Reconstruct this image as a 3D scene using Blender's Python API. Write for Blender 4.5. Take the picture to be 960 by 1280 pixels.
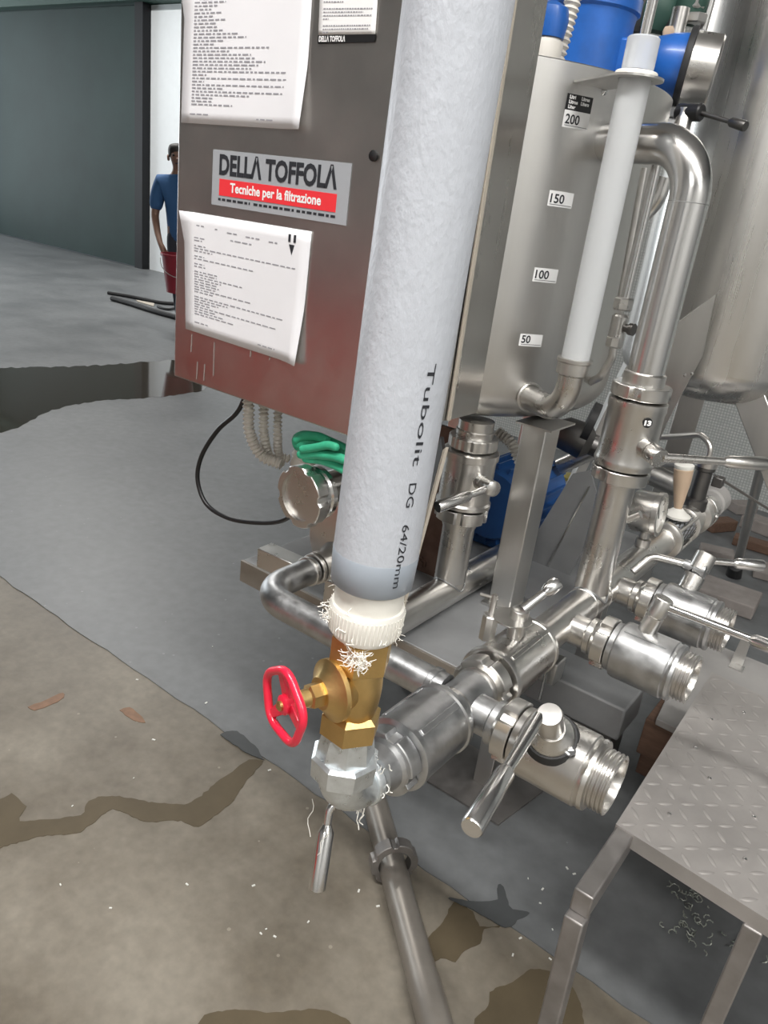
import bpy, bmesh, math, random
from mathutils import Vector as V, Matrix
R_ = random.Random(7)
for o in list(bpy.data.objects): bpy.data.objects.remove(o)
scene = bpy.context.scene
COL = scene.collection
PI = math.pi
# ------------------------------------------------------------------ camera
# rows: world axes expressed in camera coordinates (x right, y down, z forward), from the vanishing points
FPX = 960.0
CAMH = 1.45
_d = V((-310, 2360, 960)).normalized()
_x = V((1445, 586, -960)); _x = (_x - _x.dot(_d) * _d).normalized()
_y = _d.cross(_x)
if _y.z < 0: _y = -_y
AX = (_x, _y, -_d)
CAM = V((0, 0, CAMH))
def ray(px, py):
    v = V((px - 480, py - 640, FPX)) / FPX
    return V((AX[0].dot(v), AX[1].dot(v), AX[2].dot(v)))
def atZ(px, py, h): r = ray(px, py); return CAM + r * ((h - CAMH) / r.z)
def atY(px, py, c): r = ray(px, py); return CAM + r * (c / r.y)
def atX(px, py, c): r = ray(px, py); return CAM + r * (c / r.x)
def atD(px, py, z): return CAM + ray(px, py) * z
cd = bpy.data.cameras.new('camera'); cam = bpy.data.objects.new('camera', cd); COL.objects.link(cam)
right = V([a[0] for a in AX]); up = -V([a[1] for a in AX]); back = -V([a[2] for a in AX])
M = Matrix((right, up, back)).transposed().to_4x4(); M.translation = CAM
cam.matrix_world = M
cd.sensor_fit = 'AUTO'; cd.sensor_width = 36; cd.lens = FPX / 1280 * 36; cd.clip_start = 0.02; cd.clip_end = 200
scene.camera = cam
# ------------------------------------------------------------------ world, large lights, exposure
w = bpy.data.worlds.new('world'); scene.world = w; w.use_nodes = True
w.node_tree.nodes['Background'].inputs[0].default_value = (0.80, 0.90, 1.0, 1)
w.node_tree.nodes['Background'].inputs[1].default_value = 0.55
vs = scene.view_settings
vs.view_transform = 'Standard'; vs.look = 'None'; vs.exposure = 0.0; vs.gamma = 1.0; vs.use_curve_mapping = False
def area(name, loc, rot, sx, sy, power, col=(1, 1, 1)):
    l = bpy.data.lights.new(name, 'AREA'); l.shape = 'RECTANGLE'; l.size = sx; l.size_y = sy; l.energy = power; l.color = col
    o = bpy.data.objects.new(name, l); COL.objects.link(o); o.location = loc; o.rotation_euler = rot
    return o
# two rows of equal fluorescent battens under the ceiling, running along x (the straight shade edge on the floor runs that way)
LAMP_W = 130
LAMPS = [(-1.0, -0.5, 4.4), (1.1, -0.5, 4.4), (3.2, -0.5, 4.4), (1.1, -4.5, 4.4), (-9.2, 5.2, 4.4), (-7.1, 5.2, 4.4)]

# ------------------------------------------------------------------ materials
MATS = {}
def mat(name, col, rough=0.5, metal=0.0, bump=0.0, bscale=60.0, var=0.0, vscale=8.0, rvar=0.0, stretch=(1, 1, 1), trans=0.0, spec=None, emit=0.0, coat=0.0, alpha=None):
    m = bpy.data.materials.new(name); m.use_nodes = True
    nt = m.node_tree; b = nt.nodes['Principled BSDF']
    b.inputs['Base Color'].default_value = (*col, 1); b.inputs['Roughness'].default_value = rough; b.inputs['Metallic'].default_value = metal
    if trans: b.inputs['Transmission Weight'].default_value = trans
    if coat: b.inputs['Coat Weight'].default_value = coat; b.inputs['Coat Roughness'].default_value = .15
    if spec is not None: b.inputs['Specular IOR Level'].default_value = spec
    if emit: b.inputs['Emission Color'].default_value = (*col, 1); b.inputs['Emission Strength'].default_value = emit
    tc = nt.nodes.new('ShaderNodeTexCoord'); mp = nt.nodes.new('ShaderNodeMapping'); mp.inputs['Scale'].default_value = stretch
    nt.links.new(tc.outputs['Object'], mp.inputs[0])
    if var or rvar:
        n = nt.nodes.new('ShaderNodeTexNoise'); n.inputs['Scale'].default_value = vscale; n.inputs['Detail'].default_value = 6; n.inputs['Roughness'].default_value = .6
        nt.links.new(mp.outputs[0], n.inputs[0])
        if var:
            r = nt.nodes.new('ShaderNodeMapRange'); r.inputs[1].default_value = .3; r.inputs[2].default_value = .7; r.inputs[3].default_value = 1 - var; r.inputs[4].default_value = 1 + var
            nt.links.new(n.outputs[0], r.inputs[0])
            x = nt.nodes.new('ShaderNodeVectorMath'); x.operation = 'SCALE'; x.inputs[0].default_value = col
            nt.links.new(r.outputs[0], x.inputs['Scale']); nt.links.new(x.outputs[0], b.inputs['Base Color'])
        if rvar:
            r = nt.nodes.new('ShaderNodeMapRange'); r.inputs[1].default_value = .3; r.inputs[2].default_value = .7; r.inputs[3].default_value = max(.03, rough - rvar); r.inputs[4].default_value = rough + rvar
            nt.links.new(n.outputs[0], r.inputs[0]); nt.links.new(r.outputs[0], b.inputs['Roughness'])
    if bump:
        n = nt.nodes.new('ShaderNodeTexNoise'); n.inputs['Scale'].default_value = bscale; n.inputs['Detail'].default_value = 4
        nt.links.new(mp.outputs[0], n.inputs[0])
        bp = nt.nodes.new('ShaderNodeBump'); bp.inputs['Strength'].default_value = bump; bp.inputs['Distance'].default_value = .004
        nt.links.new(n.outputs[0], bp.inputs['Height']); nt.links.new(bp.outputs[0], b.inputs['Normal'])
    MATS[name] = m
    return m
mat('steel', (.64, .625, .60), .30, 1, var=.06, vscale=14, rvar=.05)
mat('steel_worn', (.47, .475, .48), .40, 1, var=.18, vscale=26, rvar=.12, bump=.10, bscale=70)
mat('steel_sheet', (.56, .54, .515), .30, 1, var=.06, vscale=6, rvar=.05, stretch=(1, 1, .15))
mat('steel_panel', (.54, .52, .495), .34, 1, var=.08, vscale=7, rvar=.06)
mat('steel_satin', (.63, .62, .60), .34, 1, var=.05, vscale=5, rvar=.05, stretch=(3, 3, .2))
mat('steel_tank', (.70, .685, .66), .27, 1, var=.05, vscale=5, rvar=.05, stretch=(4, 4, .15))
mat('chrome', (.70, .695, .685), .20, 1, rvar=.04, vscale=10)
mat('steel_dark', (.16, .155, .15), .42, 1, var=.1, vscale=20)
mat('steel_brown', (.30, .275, .245), .36, .6, var=.12, vscale=12, rvar=.08)
mat('galvanized', (.70, .74, .76), .34, .85, var=.12, vscale=60, rvar=.1)
mat('brass', (.63, .435, .18), .40, 1, var=.10, vscale=30, rvar=.08, bump=.08, bscale=160)
mat('red_paint', (.72, .015, .05), .30, 0, coat=.4)
mat('foam_grey', (.47, .495, .54), .38, 0, bump=.22, bscale=190, var=.04, vscale=60, stretch=(1, 1, .6))
mat('cuff_grey', (.30, .335, .38), .38, 0, var=.03)
mat('pvc_white', (.80, .78, .72), .45, 0, bump=.1, bscale=80)
mat('fiber', (.88, .86, .80), .8, 0)
mat('ink', (.02, .022, .028), .6)
mat('paper', (.80, .80, .83), .55, 0, var=.03, vscale=4, spec=.6)
mat('print_grey', (.30, .30, .33), .7)
mat('sticker_silver', (.42, .44, .47), .35, .2)
mat('sticker_red', (.80, .04, .05), .4)
mat('sticker_white', (.86, .86, .86), .45)
mat('scrape', (.42, .38, .36), .5, .5)
mat('black_plastic', (.012, .012, .013), .38)
mat('rubber', (.018, .018, .019), .6, var=.2)
mat('blue_paint', (.016, .11, .42), .38, 0, var=.2, vscale=12, coat=.2)
mat('navy_paint', (.02, .09, .28), .4, 0, var=.2)
mat('conduit', (.60, .57, .52), .5, 0)
mat('glove_green', (.03, .34, .19), .65, 0, var=.15, vscale=30, bump=.2, bscale=60)
mat('tube_milky', (.80, .82, .84), .30, 0, trans=.5, spec=.5)
mat('cap_milky', (.80, .83, .88), .25, 0, trans=.45)
mat('tan_plastic', (.52, .39, .28), .5, 0, var=.08)
mat('cardboard', (.42, .38, .32), .8, 0, var=.08)
mat('rust_plate', (.16, .10, .075), .55, .3, var=.3, vscale=18)
mat('wood_brown', (.125, .072, .048), .7, 0, var=.3, vscale=12, stretch=(1, 6, 6))
mat('board_grey', (.30, .29, .28), .65, 0, var=.10, vscale=7)
mat('checker_steel', (.37, .35, .335), .50, .55, var=.12, vscale=9, rvar=.1, bump=.06, bscale=60)
mat('frame_steel', (.29, .275, .265), .48, .8, var=.15, vscale=20, rvar=.1)
mat('green_panel', (.018, .036, .034), .65, 0, var=.15, vscale=1.2, spec=.3)
mat('black_frame', (.010, .011, .013), .6, spec=.3)
mat('white_wall', (.82, .86, .88), .7, 0, var=.02)
mat('hall_wall', (.55, .555, .55), .8, 0, var=.08, vscale=1)
mat('ceiling', (.50, .50, .50), .85, 0)
mat('beam_green', (.02, .06, .045), .6)
mat('window_day', (.90, .96, 1.0), .5, 0, emit=5.0)
mat('lamp_body', (.75, .75, .75), .5)
mat('red_plastic', (.78, .05, .04), .45, 0, var=.05)
mat('skin', (.20, .11, .075), .55)
mat('hair', (.012, .009, .008), .6)
mat('shirt_blue', (.03, .10, .24), .8)
mat('trousers', (.03, .035, .05), .85)
mat('bucket_red', (.22, .012, .025), .4)
mat('water', (.05, .043, .034), .06, 0, spec=.5)
mat('wet_stain', (.092, .072, .044), .5, 0, var=.12, vscale=10, spec=.3)
mat('wet_dark', (.060, .064, .066), .45, 0, var=.15, vscale=8, spec=.3)
mat('rust_stain', (.185, .098, .052), .5, 0, var=.2, vscale=40)
mat('plastic_scrap', (.70, .70, .66), .6)
mat('swarf', (.30, .32, .28), .4, .6)
mat('masonry', (.26, .235, .22), .85, 0, var=.2, vscale=10)
mat('yellow_bit', (.40, .34, .10), .7)
mat('dial', (.78, .77, .72), .4)
mat('grey_paint', (.25, .255, .26), .5, .2, var=.12)

def floor_material(name, c1, c2, sc, rough, spots=None):
    m = bpy.data.materials.new(name); m.use_nodes = True; nt = m.node_tree; b = nt.nodes['Principled BSDF']
    tc = nt.nodes.new('ShaderNodeTexCoord')
    n1 = nt.nodes.new('ShaderNodeTexNoise'); n1.inputs['Scale'].default_value = sc; n1.inputs['Detail'].default_value = 8; n1.inputs['Roughness'].default_value = .62
    n2 = nt.nodes.new('ShaderNodeTexNoise'); n2.inputs['Scale'].default_value = sc * 14; n2.inputs['Detail'].default_value = 4
    nt.links.new(tc.outputs['Object'], n1.inputs[0]); nt.links.new(tc.outputs['Object'], n2.inputs[0])
    r = nt.nodes.new('ShaderNodeValToRGB'); r.color_ramp.elements[0].position = .36; r.color_ramp.elements[1].position = .64
    r.color_ramp.elements[0].color = (*c1, 1); r.color_ramp.elements[1].color = (*c2, 1)
    nt.links.new(n1.outputs[0], r.inputs[0])
    mx = nt.nodes.new('ShaderNodeMix'); mx.data_type = 'RGBA'; mx.blend_type = 'OVERLAY'; mx.inputs[0].default_value = .25
    nt.links.new(r.outputs[0], mx.inputs[6]); nt.links.new(n2.outputs[0], mx.inputs[7])
    last = mx.outputs[2]
    if spots:
        vo = nt.nodes.new('ShaderNodeTexVoronoi'); vo.inputs['Scale'].default_value = 13; vo.inputs['Randomness'].default_value = 1
        nt.links.new(tc.outputs['Object'], vo.inputs[0])
        lt = nt.nodes.new('ShaderNodeMath'); lt.operation = 'LESS_THAN'; lt.inputs[1].default_value = .055
        nt.links.new(vo.outputs['Distance'], lt.inputs[0])
        m2 = nt.nodes.new('ShaderNodeMix'); m2.data_type = 'RGBA'
        sc_ = nt.nodes.new('ShaderNodeMath'); sc_.operation = 'MULTIPLY'; sc_.inputs[1].default_value = .5
        nt.links.new(lt.outputs[0], sc_.inputs[0]); nt.links.new(sc_.outputs[0], m2.inputs[0])
        nt.links.new(last, m2.inputs[6]); m2.inputs[7].default_value = (*spots, 1); last = m2.outputs[2]
    nt.links.new(last, b.inputs['Base Color'])
    rr = nt.nodes.new('ShaderNodeMapRange'); rr.inputs[3].default_value = rough - .12; rr.inputs[4].default_value = rough + .12
    nt.links.new(n1.outputs[0], rr.inputs[0]); nt.links.new(rr.outputs[0], b.inputs['Roughness'])
    bp = nt.nodes.new('ShaderNodeBump'); bp.inputs['Strength'].default_value = .12; bp.inputs['Distance'].default_value = .004
    nt.links.new(n2.outputs[0], bp.inputs['Height']); nt.links.new(bp.outputs[0], b.inputs['Normal'])
    MATS[name] = m
floor_material('concrete_brown', (.118, .100, .075), (.218, .195, .158), 2.6, .50, (.34, .31, .25))
floor_material('coating_grey', (.112, .118, .122), (.160, .167, .171), 1.6, .44, (.26, .27, .27))

def tile_material():
    m = bpy.data.materials.new('mosaic'); m.use_nodes = True; nt = m.node_tree; b = nt.nodes['Principled BSDF']
    tc = nt.nodes.new('ShaderNodeTexCoord'); mp = nt.nodes.new('ShaderNodeMapping'); mp.inputs['Rotation'].default_value = (PI / 2, 0, 0)
    br = nt.nodes.new('ShaderNodeTexBrick'); br.offset = 0; br.inputs['Scale'].default_value = 1
    br.inputs['Brick Width'].default_value = .017; br.inputs['Row Height'].default_value = .017; br.inputs['Mortar Size'].default_value = .0028; br.inputs['Mortar Smooth'].default_value = .3
    br.inputs['Color1'].default_value = (.52, .54, .53, 1); br.inputs['Color2'].default_value = (.60, .61, .60, 1); br.inputs['Mortar'].default_value = (.36, .39, .38, 1)
    nt.links.new(tc.outputs['Object'], mp.inputs[0]); nt.links.new(mp.outputs[0], br.inputs[0])
    nt.links.new(br.outputs[0], b.inputs['Base Color']); b.inputs['Roughness'].default_value = .35
    bp = nt.nodes.new('ShaderNodeBump'); bp.inputs['Strength'].default_value = .3; bp.inputs['Distance'].default_value = .002; bp.invert = True
    nt.links.new(br.outputs['Fac'], bp.inputs['Height']); nt.links.new(bp.outputs[0], b.inputs['Normal'])
    MATS['mosaic'] = m
tile_material()

# ------------------------------------------------------------------ mesh builder
def frame(ax, ref=None):
    a = V(ax).normalized()
    r = V(ref) if ref is not None else (V((0, 0, 1)) if abs(a.z) < .9 else V((1, 0, 0)))
    u = (r - r.dot(a) * a).normalized()
    return a, u, a.cross(u)
class MB:
    def __init__(s): s.v = []; s.f = []
    def add(s, vs, fs):
        n = len(s.v); s.v += [V(q) for q in vs]; s.f += [tuple(i + n for i in f) for f in fs]; return s
    def lathe(s, o, ax, prof, seg=32, ref=None, phase=0.0, closed=False):
        a, u, w_ = frame(ax, ref); o = V(o); vs = []; fs = []
        for t, r in prof:
            for k in range(seg):
                q = phase + 2 * PI * k / seg
                vs.append(o + a * t + (u * math.cos(q) + w_ * math.sin(q)) * max(r, 1e-5))
        n = len(prof)
        for i in range(n if closed else n - 1):
            j = (i + 1) % n
            for k in range(seg):
                k2 = (k + 1) % seg
                fs.append((i * seg + k, i * seg + k2, j * seg + k2, j * seg + k))
        if not closed:
            if prof[0][1] > 1e-4: fs.append(tuple(range(seg - 1, -1, -1)))
            if prof[-1][1] > 1e-4: fs.append(tuple((n - 1) * seg + k for k in range(seg)))
        return s.add(vs, fs)
    def cyl(s, a, b, r, r2=None, seg=24, bev=0.0, ref=None, phase=0.0):
        a = V(a); b = V(b); L = (b - a).length; r2 = r if r2 is None else r2
        if bev: prof = [(0, r - bev), (bev, r), (L - bev, r2), (L, r2 - bev)]
        else: prof = [(0, r), (L, r2)]
        return s.lathe(a, b - a, prof, seg, ref, phase)
    def ring(s, o, ax, ri, ro, t0, t1, seg=40, bev=.0015):
        return s.lathe(o, ax, [(t0, ri), (t0, ro - bev), (t0 + bev, ro), (t1 - bev, ro), (t1, ro - bev), (t1, ri)], seg, closed=True)
    def tube(s, pts, r, seg=16, caps=True, closed=False):
        pts = [V(p) for p in pts]; n = len(pts); vs = []; fs = []
        rr = r if isinstance(r, (list, tuple)) else [r] * n
        t0 = (pts[1] - pts[0]).normalized(); _, u, _ = frame(t0)
        for i in range(n):
            if closed: t = (pts[(i + 1) % n] - pts[i - 1]).normalized()
            elif i == 0: t = t0
            elif i == n - 1: t = (pts[i] - pts[i - 1]).normalized()
            else: t = ((pts[i + 1] - pts[i]).normalized() + (pts[i] - pts[i - 1]).normalized()).normalized()
            u = (u - u.dot(t) * t).normalized(); w_ = t.cross(u)
            for k in range(seg):
                q = 2 * PI * k / seg; vs.append(pts[i] + (u * math.cos(q) + w_ * math.sin(q)) * rr[i])
        for i in range(n if closed else n - 1):
            j = (i + 1) % n
            for k in range(seg):
                k2 = (k + 1) % seg; fs.append((i * seg + k, i * seg + k2, j * seg + k2, j * seg + k))
        if caps and not closed:
            fs.append(tuple(range(seg - 1, -1, -1))); fs.append(tuple((n - 1) * seg + k for k in range(seg)))
        return s.add(vs, fs)
    def box(s, c, hx, hy, hz, ax=None):
        c = V(c); X, Y, Z = ax if ax else (V((1, 0, 0)), V((0, 1, 0)), V((0, 0, 1)))
        vs = [c + X * (hx * i) + Y * (hy * j) + Z * (hz * k) for i in (-1, 1) for j in (-1, 1) for k in (-1, 1)]
        return s.add(vs, [(0, 1, 3, 2), (4, 6, 7, 5), (0, 4, 5, 1), (2, 3, 7, 6), (0, 2, 6, 4), (1, 5, 7, 3)])
    def bar(s, a, b, w_, h, ref=(0, 0, 1)):
        a = V(a); b = V(b); d, u, v = frame(b - a, ref)
        return s.box((a + b) / 2, (b - a).length / 2, h / 2, w_ / 2, (d, u, v))
    def prism(s, poly, off):
        off = V(off); n = len(poly); vs = [V(p) for p in poly] + [V(p) + off for p in poly]
        fs = [tuple(range(n - 1, -1, -1)), tuple(range(n, 2 * n))] + [(i, (i + 1) % n, n + (i + 1) % n, n + i) for i in range(n)]
        return s.add(vs, fs)
    def nut(s, o, ax, ri, ro, t0, t1, slots=6, depth=.006, seg=72, phase=0.0):
        a, u, w_ = frame(ax); o = V(o); vs = []; fs = []
        sw = seg / slots
        for k in range(seg):
            q = 2 * PI * k / seg + phase
            d = u * math.cos(q) + w_ * math.sin(q)
            pos = (k % sw) / sw
            R = ro - depth if pos < .2 else ro
            for t, r in ((t0, ri), (t0, R - .0015), (t0 + .0015, R), (t1 - .0015, R), (t1, R - .0015), (t1, ri)): vs.append(o + a * t + d * r)
        for k in range(seg):
            k2 = (k + 1) % seg
            for i in range(6):
                j = (i + 1) % 6; fs.append((k * 6 + i, k2 * 6 + i, k2 * 6 + j, k * 6 + j))
        return s.add(vs, fs)
def fillet(pts, rad, n=8):
    pts = [V(p) for p in pts]; out = [pts[0]]
    for i in range(1, len(pts) - 1):
        p, a, b = pts[i], pts[i - 1], pts[i + 1]
        d1 = (a - p).normalized(); d2 = (b - p).normalized(); ang = d1.angle(d2)
        L = min(rad / math.tan(ang / 2), (a - p).length * .49 if i > 1 else (a - p).length * .98, (b - p).length * .49 if i < len(pts) - 2 else (b - p).length * .98)
        r = L * math.tan(ang / 2); bis = (d1 + d2).normalized(); c = p + bis * (r / math.sin(ang / 2))
        s0 = p + d1 * L - c; s1 = p + d2 * L - c; tot = s0.angle(s1); axn = s0.cross(s1).normalized()
        for k in range(n + 1): out.append(c + Matrix.Rotation(tot * k / n, 3, axn) @ s0)
    out.append(pts[-1]); return out
def spline(pts, n=10):
    pts = [V(p) for p in pts]; P = [pts[0] * 2 - pts[1]] + pts + [pts[-1] * 2 - pts[-2]]; out = []
    for i in range(1, len(P) - 2):
        for k in range(n):
            t = k / n; a, b, c, d = P[i - 1:i + 3]
            out.append(.5 * ((2 * b) + (c - a) * t + (2 * a - 5 * b + 4 * c - d) * t * t + (3 * b - a - 3 * c + d) * t ** 3))
    out.append(pts[-1]); return out
ROOT = {}
def root_of(o):
    while o.parent: o = o.parent
    return o
def tag(o, label=None, cat=None, group=None, kind=None):
    if label: o['label'] = label
    if cat: o['category'] = cat
    if group: o['group'] = group
    if kind: o['kind'] = kind
    return o
def thing(name, label, cat, loc, group=None):
    o = bpy.data.objects.new(name, None); COL.objects.link(o); o.location = V(loc); o.empty_display_size = .05
    ROOT[o.name] = V(loc); return tag(o, label, cat, group)
def mesh_obj(name, mb, m, base, smooth=40, bevel=0.0, recalc=True):
    me = bpy.data.meshes.new(name); me.from_pydata([tuple(q - base) for q in mb.v], [], mb.f)
    if recalc:
        bm = bmesh.new(); bm.from_mesh(me); bmesh.ops.recalc_face_normals(bm, faces=bm.faces); bm.to_mesh(me); bm.free()
    if smooth: me.shade_smooth(); me.set_sharp_from_angle(angle=math.radians(smooth))
    me.materials.append(MATS[m]); me.update()
    o = bpy.data.objects.new(name, me); COL.objects.link(o)
    if bevel:
        b = o.modifiers.new('bevel', 'BEVEL'); b.width = bevel; b.segments = 2; b.limit_method = 'ANGLE'; b.angle_limit = math.radians(40)
    return o
def part(name, mb, m, parent, smooth=40, bevel=0.0, label=None, kind=None, recalc=True):
    base = ROOT[root_of(parent).name]
    o = mesh_obj(name, mb, m, base, smooth, bevel, recalc); o.parent = parent
    return tag(o, label, kind=kind)
def solo(name, mb, m, label, cat, group=None, smooth=40, bevel=0.0, kind=None, base=None, recalc=True):
    if base is None:
        xs = [q.x for q in mb.v]; ys = [q.y for q in mb.v]; zs = [q.z for q in mb.v]
        base = V(((min(xs) + max(xs)) / 2, (min(ys) + max(ys)) / 2, min(zs)))
    o = mesh_obj(name, mb, m, base, smooth, bevel, recalc); o.location = base; ROOT[o.name] = base
    return tag(o, label, cat, group, kind)
def struct(name, mb, m, label=None, smooth=0, bevel=0.0, cat=None):
    o = mesh_obj(name, mb, m, V((0, 0, 0)), smooth, bevel); ROOT[o.name] = V((0, 0, 0))
    o['kind'] = 'structure'; return tag(o, label, cat)
def text_mesh(txt, size, bold=0.0, shear=0.0, width=None):
    c = bpy.data.curves.new('t', 'FONT'); c.body = txt; c.size = size; c.offset = bold; c.shear = shear; c.resolution_u = 3
    o = bpy.data.objects.new('t', c); COL.objects.link(o)
    dg = bpy.context.evaluated_depsgraph_get(); me = bpy.data.meshes.new_from_object(o.evaluated_get(dg))
    vs = [V(q.co) for q in me.vertices]; fs = [tuple(p.vertices) for p in me.polygons]
    bpy.data.objects.remove(o); bpy.data.meshes.remove(me); bpy.data.curves.remove(c)
    x0 = min(q.x for q in vs); x1 = max(q.x for q in vs)
    k = width / (x1 - x0) if width else 1
    return [V(((q.x - x0) * k, q.y, 0)) for q in vs], fs
def text_on(mb, txt, o, ux, uy, size, bold=0.0, width=None, shear=0.0):
    vs, fs = text_mesh(txt, size, bold, shear, width); o = V(o); ux = V(ux).normalized(); uy = V(uy).normalized()
    return mb.add([o + ux * q.x + uy * q.y for q in vs], fs)
X_, Y_, Z_ = V((1, 0, 0)), V((0, 1, 0)), V((0, 0, 1))
# ================================================================== THE HALL
def slab(x0, x1, y0, y1, z0, z1): return MB().box(((x0 + x1) / 2, (y0 + y1) / 2, (z0 + z1) / 2), (x1 - x0) / 2, (y1 - y0) / 2, (z1 - z0) / 2)
struct('floor', slab(-16, 4.5, -6, 7.9, -.15, 0), 'concrete_brown', 'bare brown concrete floor of the hall')
# grey floor coating with a slightly ragged front edge
pl = []; xx = -16.0
while xx < 4.5:
    pl.append(V((xx, 1.255 + R_.uniform(-.006, .006), 0))); xx += .07 if -3 < xx < 1 else .5
pl += [V((4.5, 1.255, 0)), V((4.5, 7.9, 0)), V((-16, 7.9, 0))]
o_ = struct('floor_coating', MB().prism(pl, (0, 0, .003)), 'coating_grey', 'grey painted floor coating with a ragged straight edge')
FZ = .003
YW = 7.86
struct('wall_back', slab(-10.42, 4.5, YW, YW + .2, 0, 3.55), 'white_wall', 'white painted wall beyond the dark sliding door')
struct('wall_back_upper', slab(-16, 4.5, YW, YW + .2, 3.55, 5), 'beam_green', 'dark green wall above the doorway')
struct('wall_left', slab(-16.2, -16, -6, 8, 0, 5), 'hall_wall')
struct('wall_right', slab(4.5, 4.7, -6, 8, 0, 5), 'hall_wall')
struct('wall_front', slab(-16, 4.5, -6.2, -6, 0, 5), 'hall_wall')
def window(name, c, hx, hy, hz, normal):
    t = thing(name, 'tall frosted daylight window in the hall side wall', 'window', c - V((0, 0, hz))); t['kind'] = 'structure'
    part('pane_offscreen', MB().box(c, hx, hy, hz), 'window_day', t, smooth=0)
    for k in (-1, -.33, .33, 1): part('mullion', MB().box(c + V((normal * .04, k * hy, 0)), .04, .03, hz), 'black_frame', t, smooth=0)
    for k in (-1, 1): part('frame_rail', MB().box(c + V((normal * .04, 0, k * hz)), .04, hy, .03), 'black_frame', t, smooth=0)
window('window_left_offscreen', V((-15.98, 4.6, 2.1)), .01, 2.6, 1.9, 1)
struct('ceiling', slab(-16.2, 4.7, -6.2, 8.1, 5, 5.2), 'ceiling')
d = thing('door_1', 'tall dark green sliding door panel in the far wall', 'door', (-13.3, YW, 0)); d['kind'] = 'structure'
part('door_panel', slab(-16, -10.60, YW - .10, YW - .02, .02, 3.52), 'green_panel', d)
part('door_jamb', slab(-10.60, -10.42, YW - .14, YW - .0, 0, 3.56), 'black_frame', d, label='black upright door jamb')
part('door_track', slab(-16, -4, YW - .22, YW - .0, 3.56, 3.72), 'beam_green', d)
struct('wall_partition', slab(-2.7, 3.6, 4.9, 5.05, 0, 3.0), 'mosaic', 'light grey wall of tiny mosaic tiles behind the steel vessel')

for x, y, z in LAMPS:
    t = thing('ceiling_lamp', 'long fluorescent batten lamp under the hall ceiling', 'lamp', (x, y, z), 'fluorescent lamps under the ceiling')
    part('housing', slab(x - .9, x + .9, y - .16, y + .16, z + .02, z + .10), 'lamp_body', t)
    for dx in (-.6, .6): part('hanger', MB().cyl((x + dx, y, z + .1), (x + dx, y, 5), .006, seg=8), 'lamp_body', t)
    l = area('ceiling_light_offscreen', (x, y, z + .01), (0, 0, 0), 1.7, .30, LAMP_W, (1, .98, .95))

# red bins behind the photographer: they show only as the red reflection low on the cabinet
def bin_(x, y, rz, label):
    t = thing('harvest_bin', label, 'bin', (x, y, 0), 'red bins reflected in the cabinet')
    c, s = math.cos(rz), math.sin(rz)
    def bx(cx, cy, cz, hx, hy, hz):
        return MB().box((x + c * cx - s * cy, y + s * cx + c * cy, cz), hx, hy, hz, (V((c, s, 0)), V((-s, c, 0)), Z_))
    part('base', bx(0, 0, .09, .6, .5, .03), 'red_plastic', t, bevel=.006)
    for sx in (-1, 1): part('side_wall', bx(sx * .58, 0, .34, .02, .5, .23), 'red_plastic', t, bevel=.006)
    for sy in (-1, 1): part('end_wall', bx(0, sy * .48, .34, .558, .02, .23), 'red_plastic', t, bevel=.006)
    for sx in (-1, 0, 1): part('runner', bx(sx * .5, 0, .03, .06, .5, .03), 'red_plastic', t, bevel=.004)
bin_(-4.15, -2.0, .15, 'red plastic harvest bin turned slightly askew beside its twin')
bin_(-2.75, -2.1, -.08, 'red plastic harvest bin standing square to the front wall')

# ------------------------------------------------------------------ wet patches and marks on the floor
def patch(name, pxs, m, label, z0=0.0, th=.0012, jitter=1.3):
    n = len(pxs); P = []
    for i in range(n):
        p0, p1, p2, p3 = (V((*pxs[(i + k) % n], 0)) for k in (-1, 0, 1, 2)); L = (p2 - p1).length; k = max(2, int(L / 5))
        for q in range(k):
            t = q / k; c = .5 * (2 * p1 + (p2 - p0) * t + (2 * p0 - 5 * p1 + 4 * p2 - p3) * t * t + (3 * p1 - p0 - 3 * p2 + p3) * t ** 3)
            c = c.lerp(p1.lerp(p2, t), .35)
            w = atZ(c.x + R_.uniform(-jitter, jitter), c.y + R_.uniform(-jitter, jitter) * .7, z0); P.append(V((w.x, w.y, z0)))
    return solo(name, MB().prism(P, (0, 0, th)), m, label, 'puddle', smooth=0)
patch('puddle', [(-60, 462), (0, 460), (100, 458), (190, 452), (262, 449), (258, 486), (190, 497), (120, 501), (60, 514), (30, 531), (15, 537), (-60, 548)], 'water', 'brown water puddle on the floor mirroring the dark door', FZ)
patch('puddle', [(-40, 1010), (0, 1000), (15, 992), (32, 1008), (26, 1027), (100, 1019), (110, 1001), (140, 995), (190, 1003), (235, 1005), (275, 975), (312, 950), (328, 952), (312, 972), (288, 1004), (248, 1034), (226, 1026), (180, 1027), (140, 1012), (100, 1040), (50, 1046), (0, 1060), (-40, 1075)], 'wet_stain', 'long winding damp brown trail across the concrete')
patch('puddle', [(530, 1180), (545, 1163), (556, 1148), (568, 1128), (590, 1140), (600, 1158), (626, 1158), (604, 1162), (600, 1180), (582, 1188), (570, 1202), (552, 1198), (538, 1204)], 'wet_stain', 'damp brown patch on concrete beside the floor pipe')
patch('puddle', [(592, 1280), (610, 1258), (612, 1240), (640, 1228), (664, 1212), (690, 1216), (720, 1240), (730, 1290), (690, 1330), (620, 1330)], 'wet_stain', 'damp dark patch on concrete beside the step leg')
patch('puddle', [(240, 1330), (252, 1272), (300, 1262), (340, 1266), (400, 1262), (440, 1280), (450, 1330)], 'wet_stain', 'damp patch on concrete in front of the red valve wheel')
patch('puddle', [(560, 1122), (588, 1136), (632, 1160), (648, 1150), (662, 1142), (640, 1136), (634, 1122), (630, 1108), (622, 1106), (622, 1124), (600, 1128)], 'wet_dark', 'dark damp patch on the grey coating edge', FZ)
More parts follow.
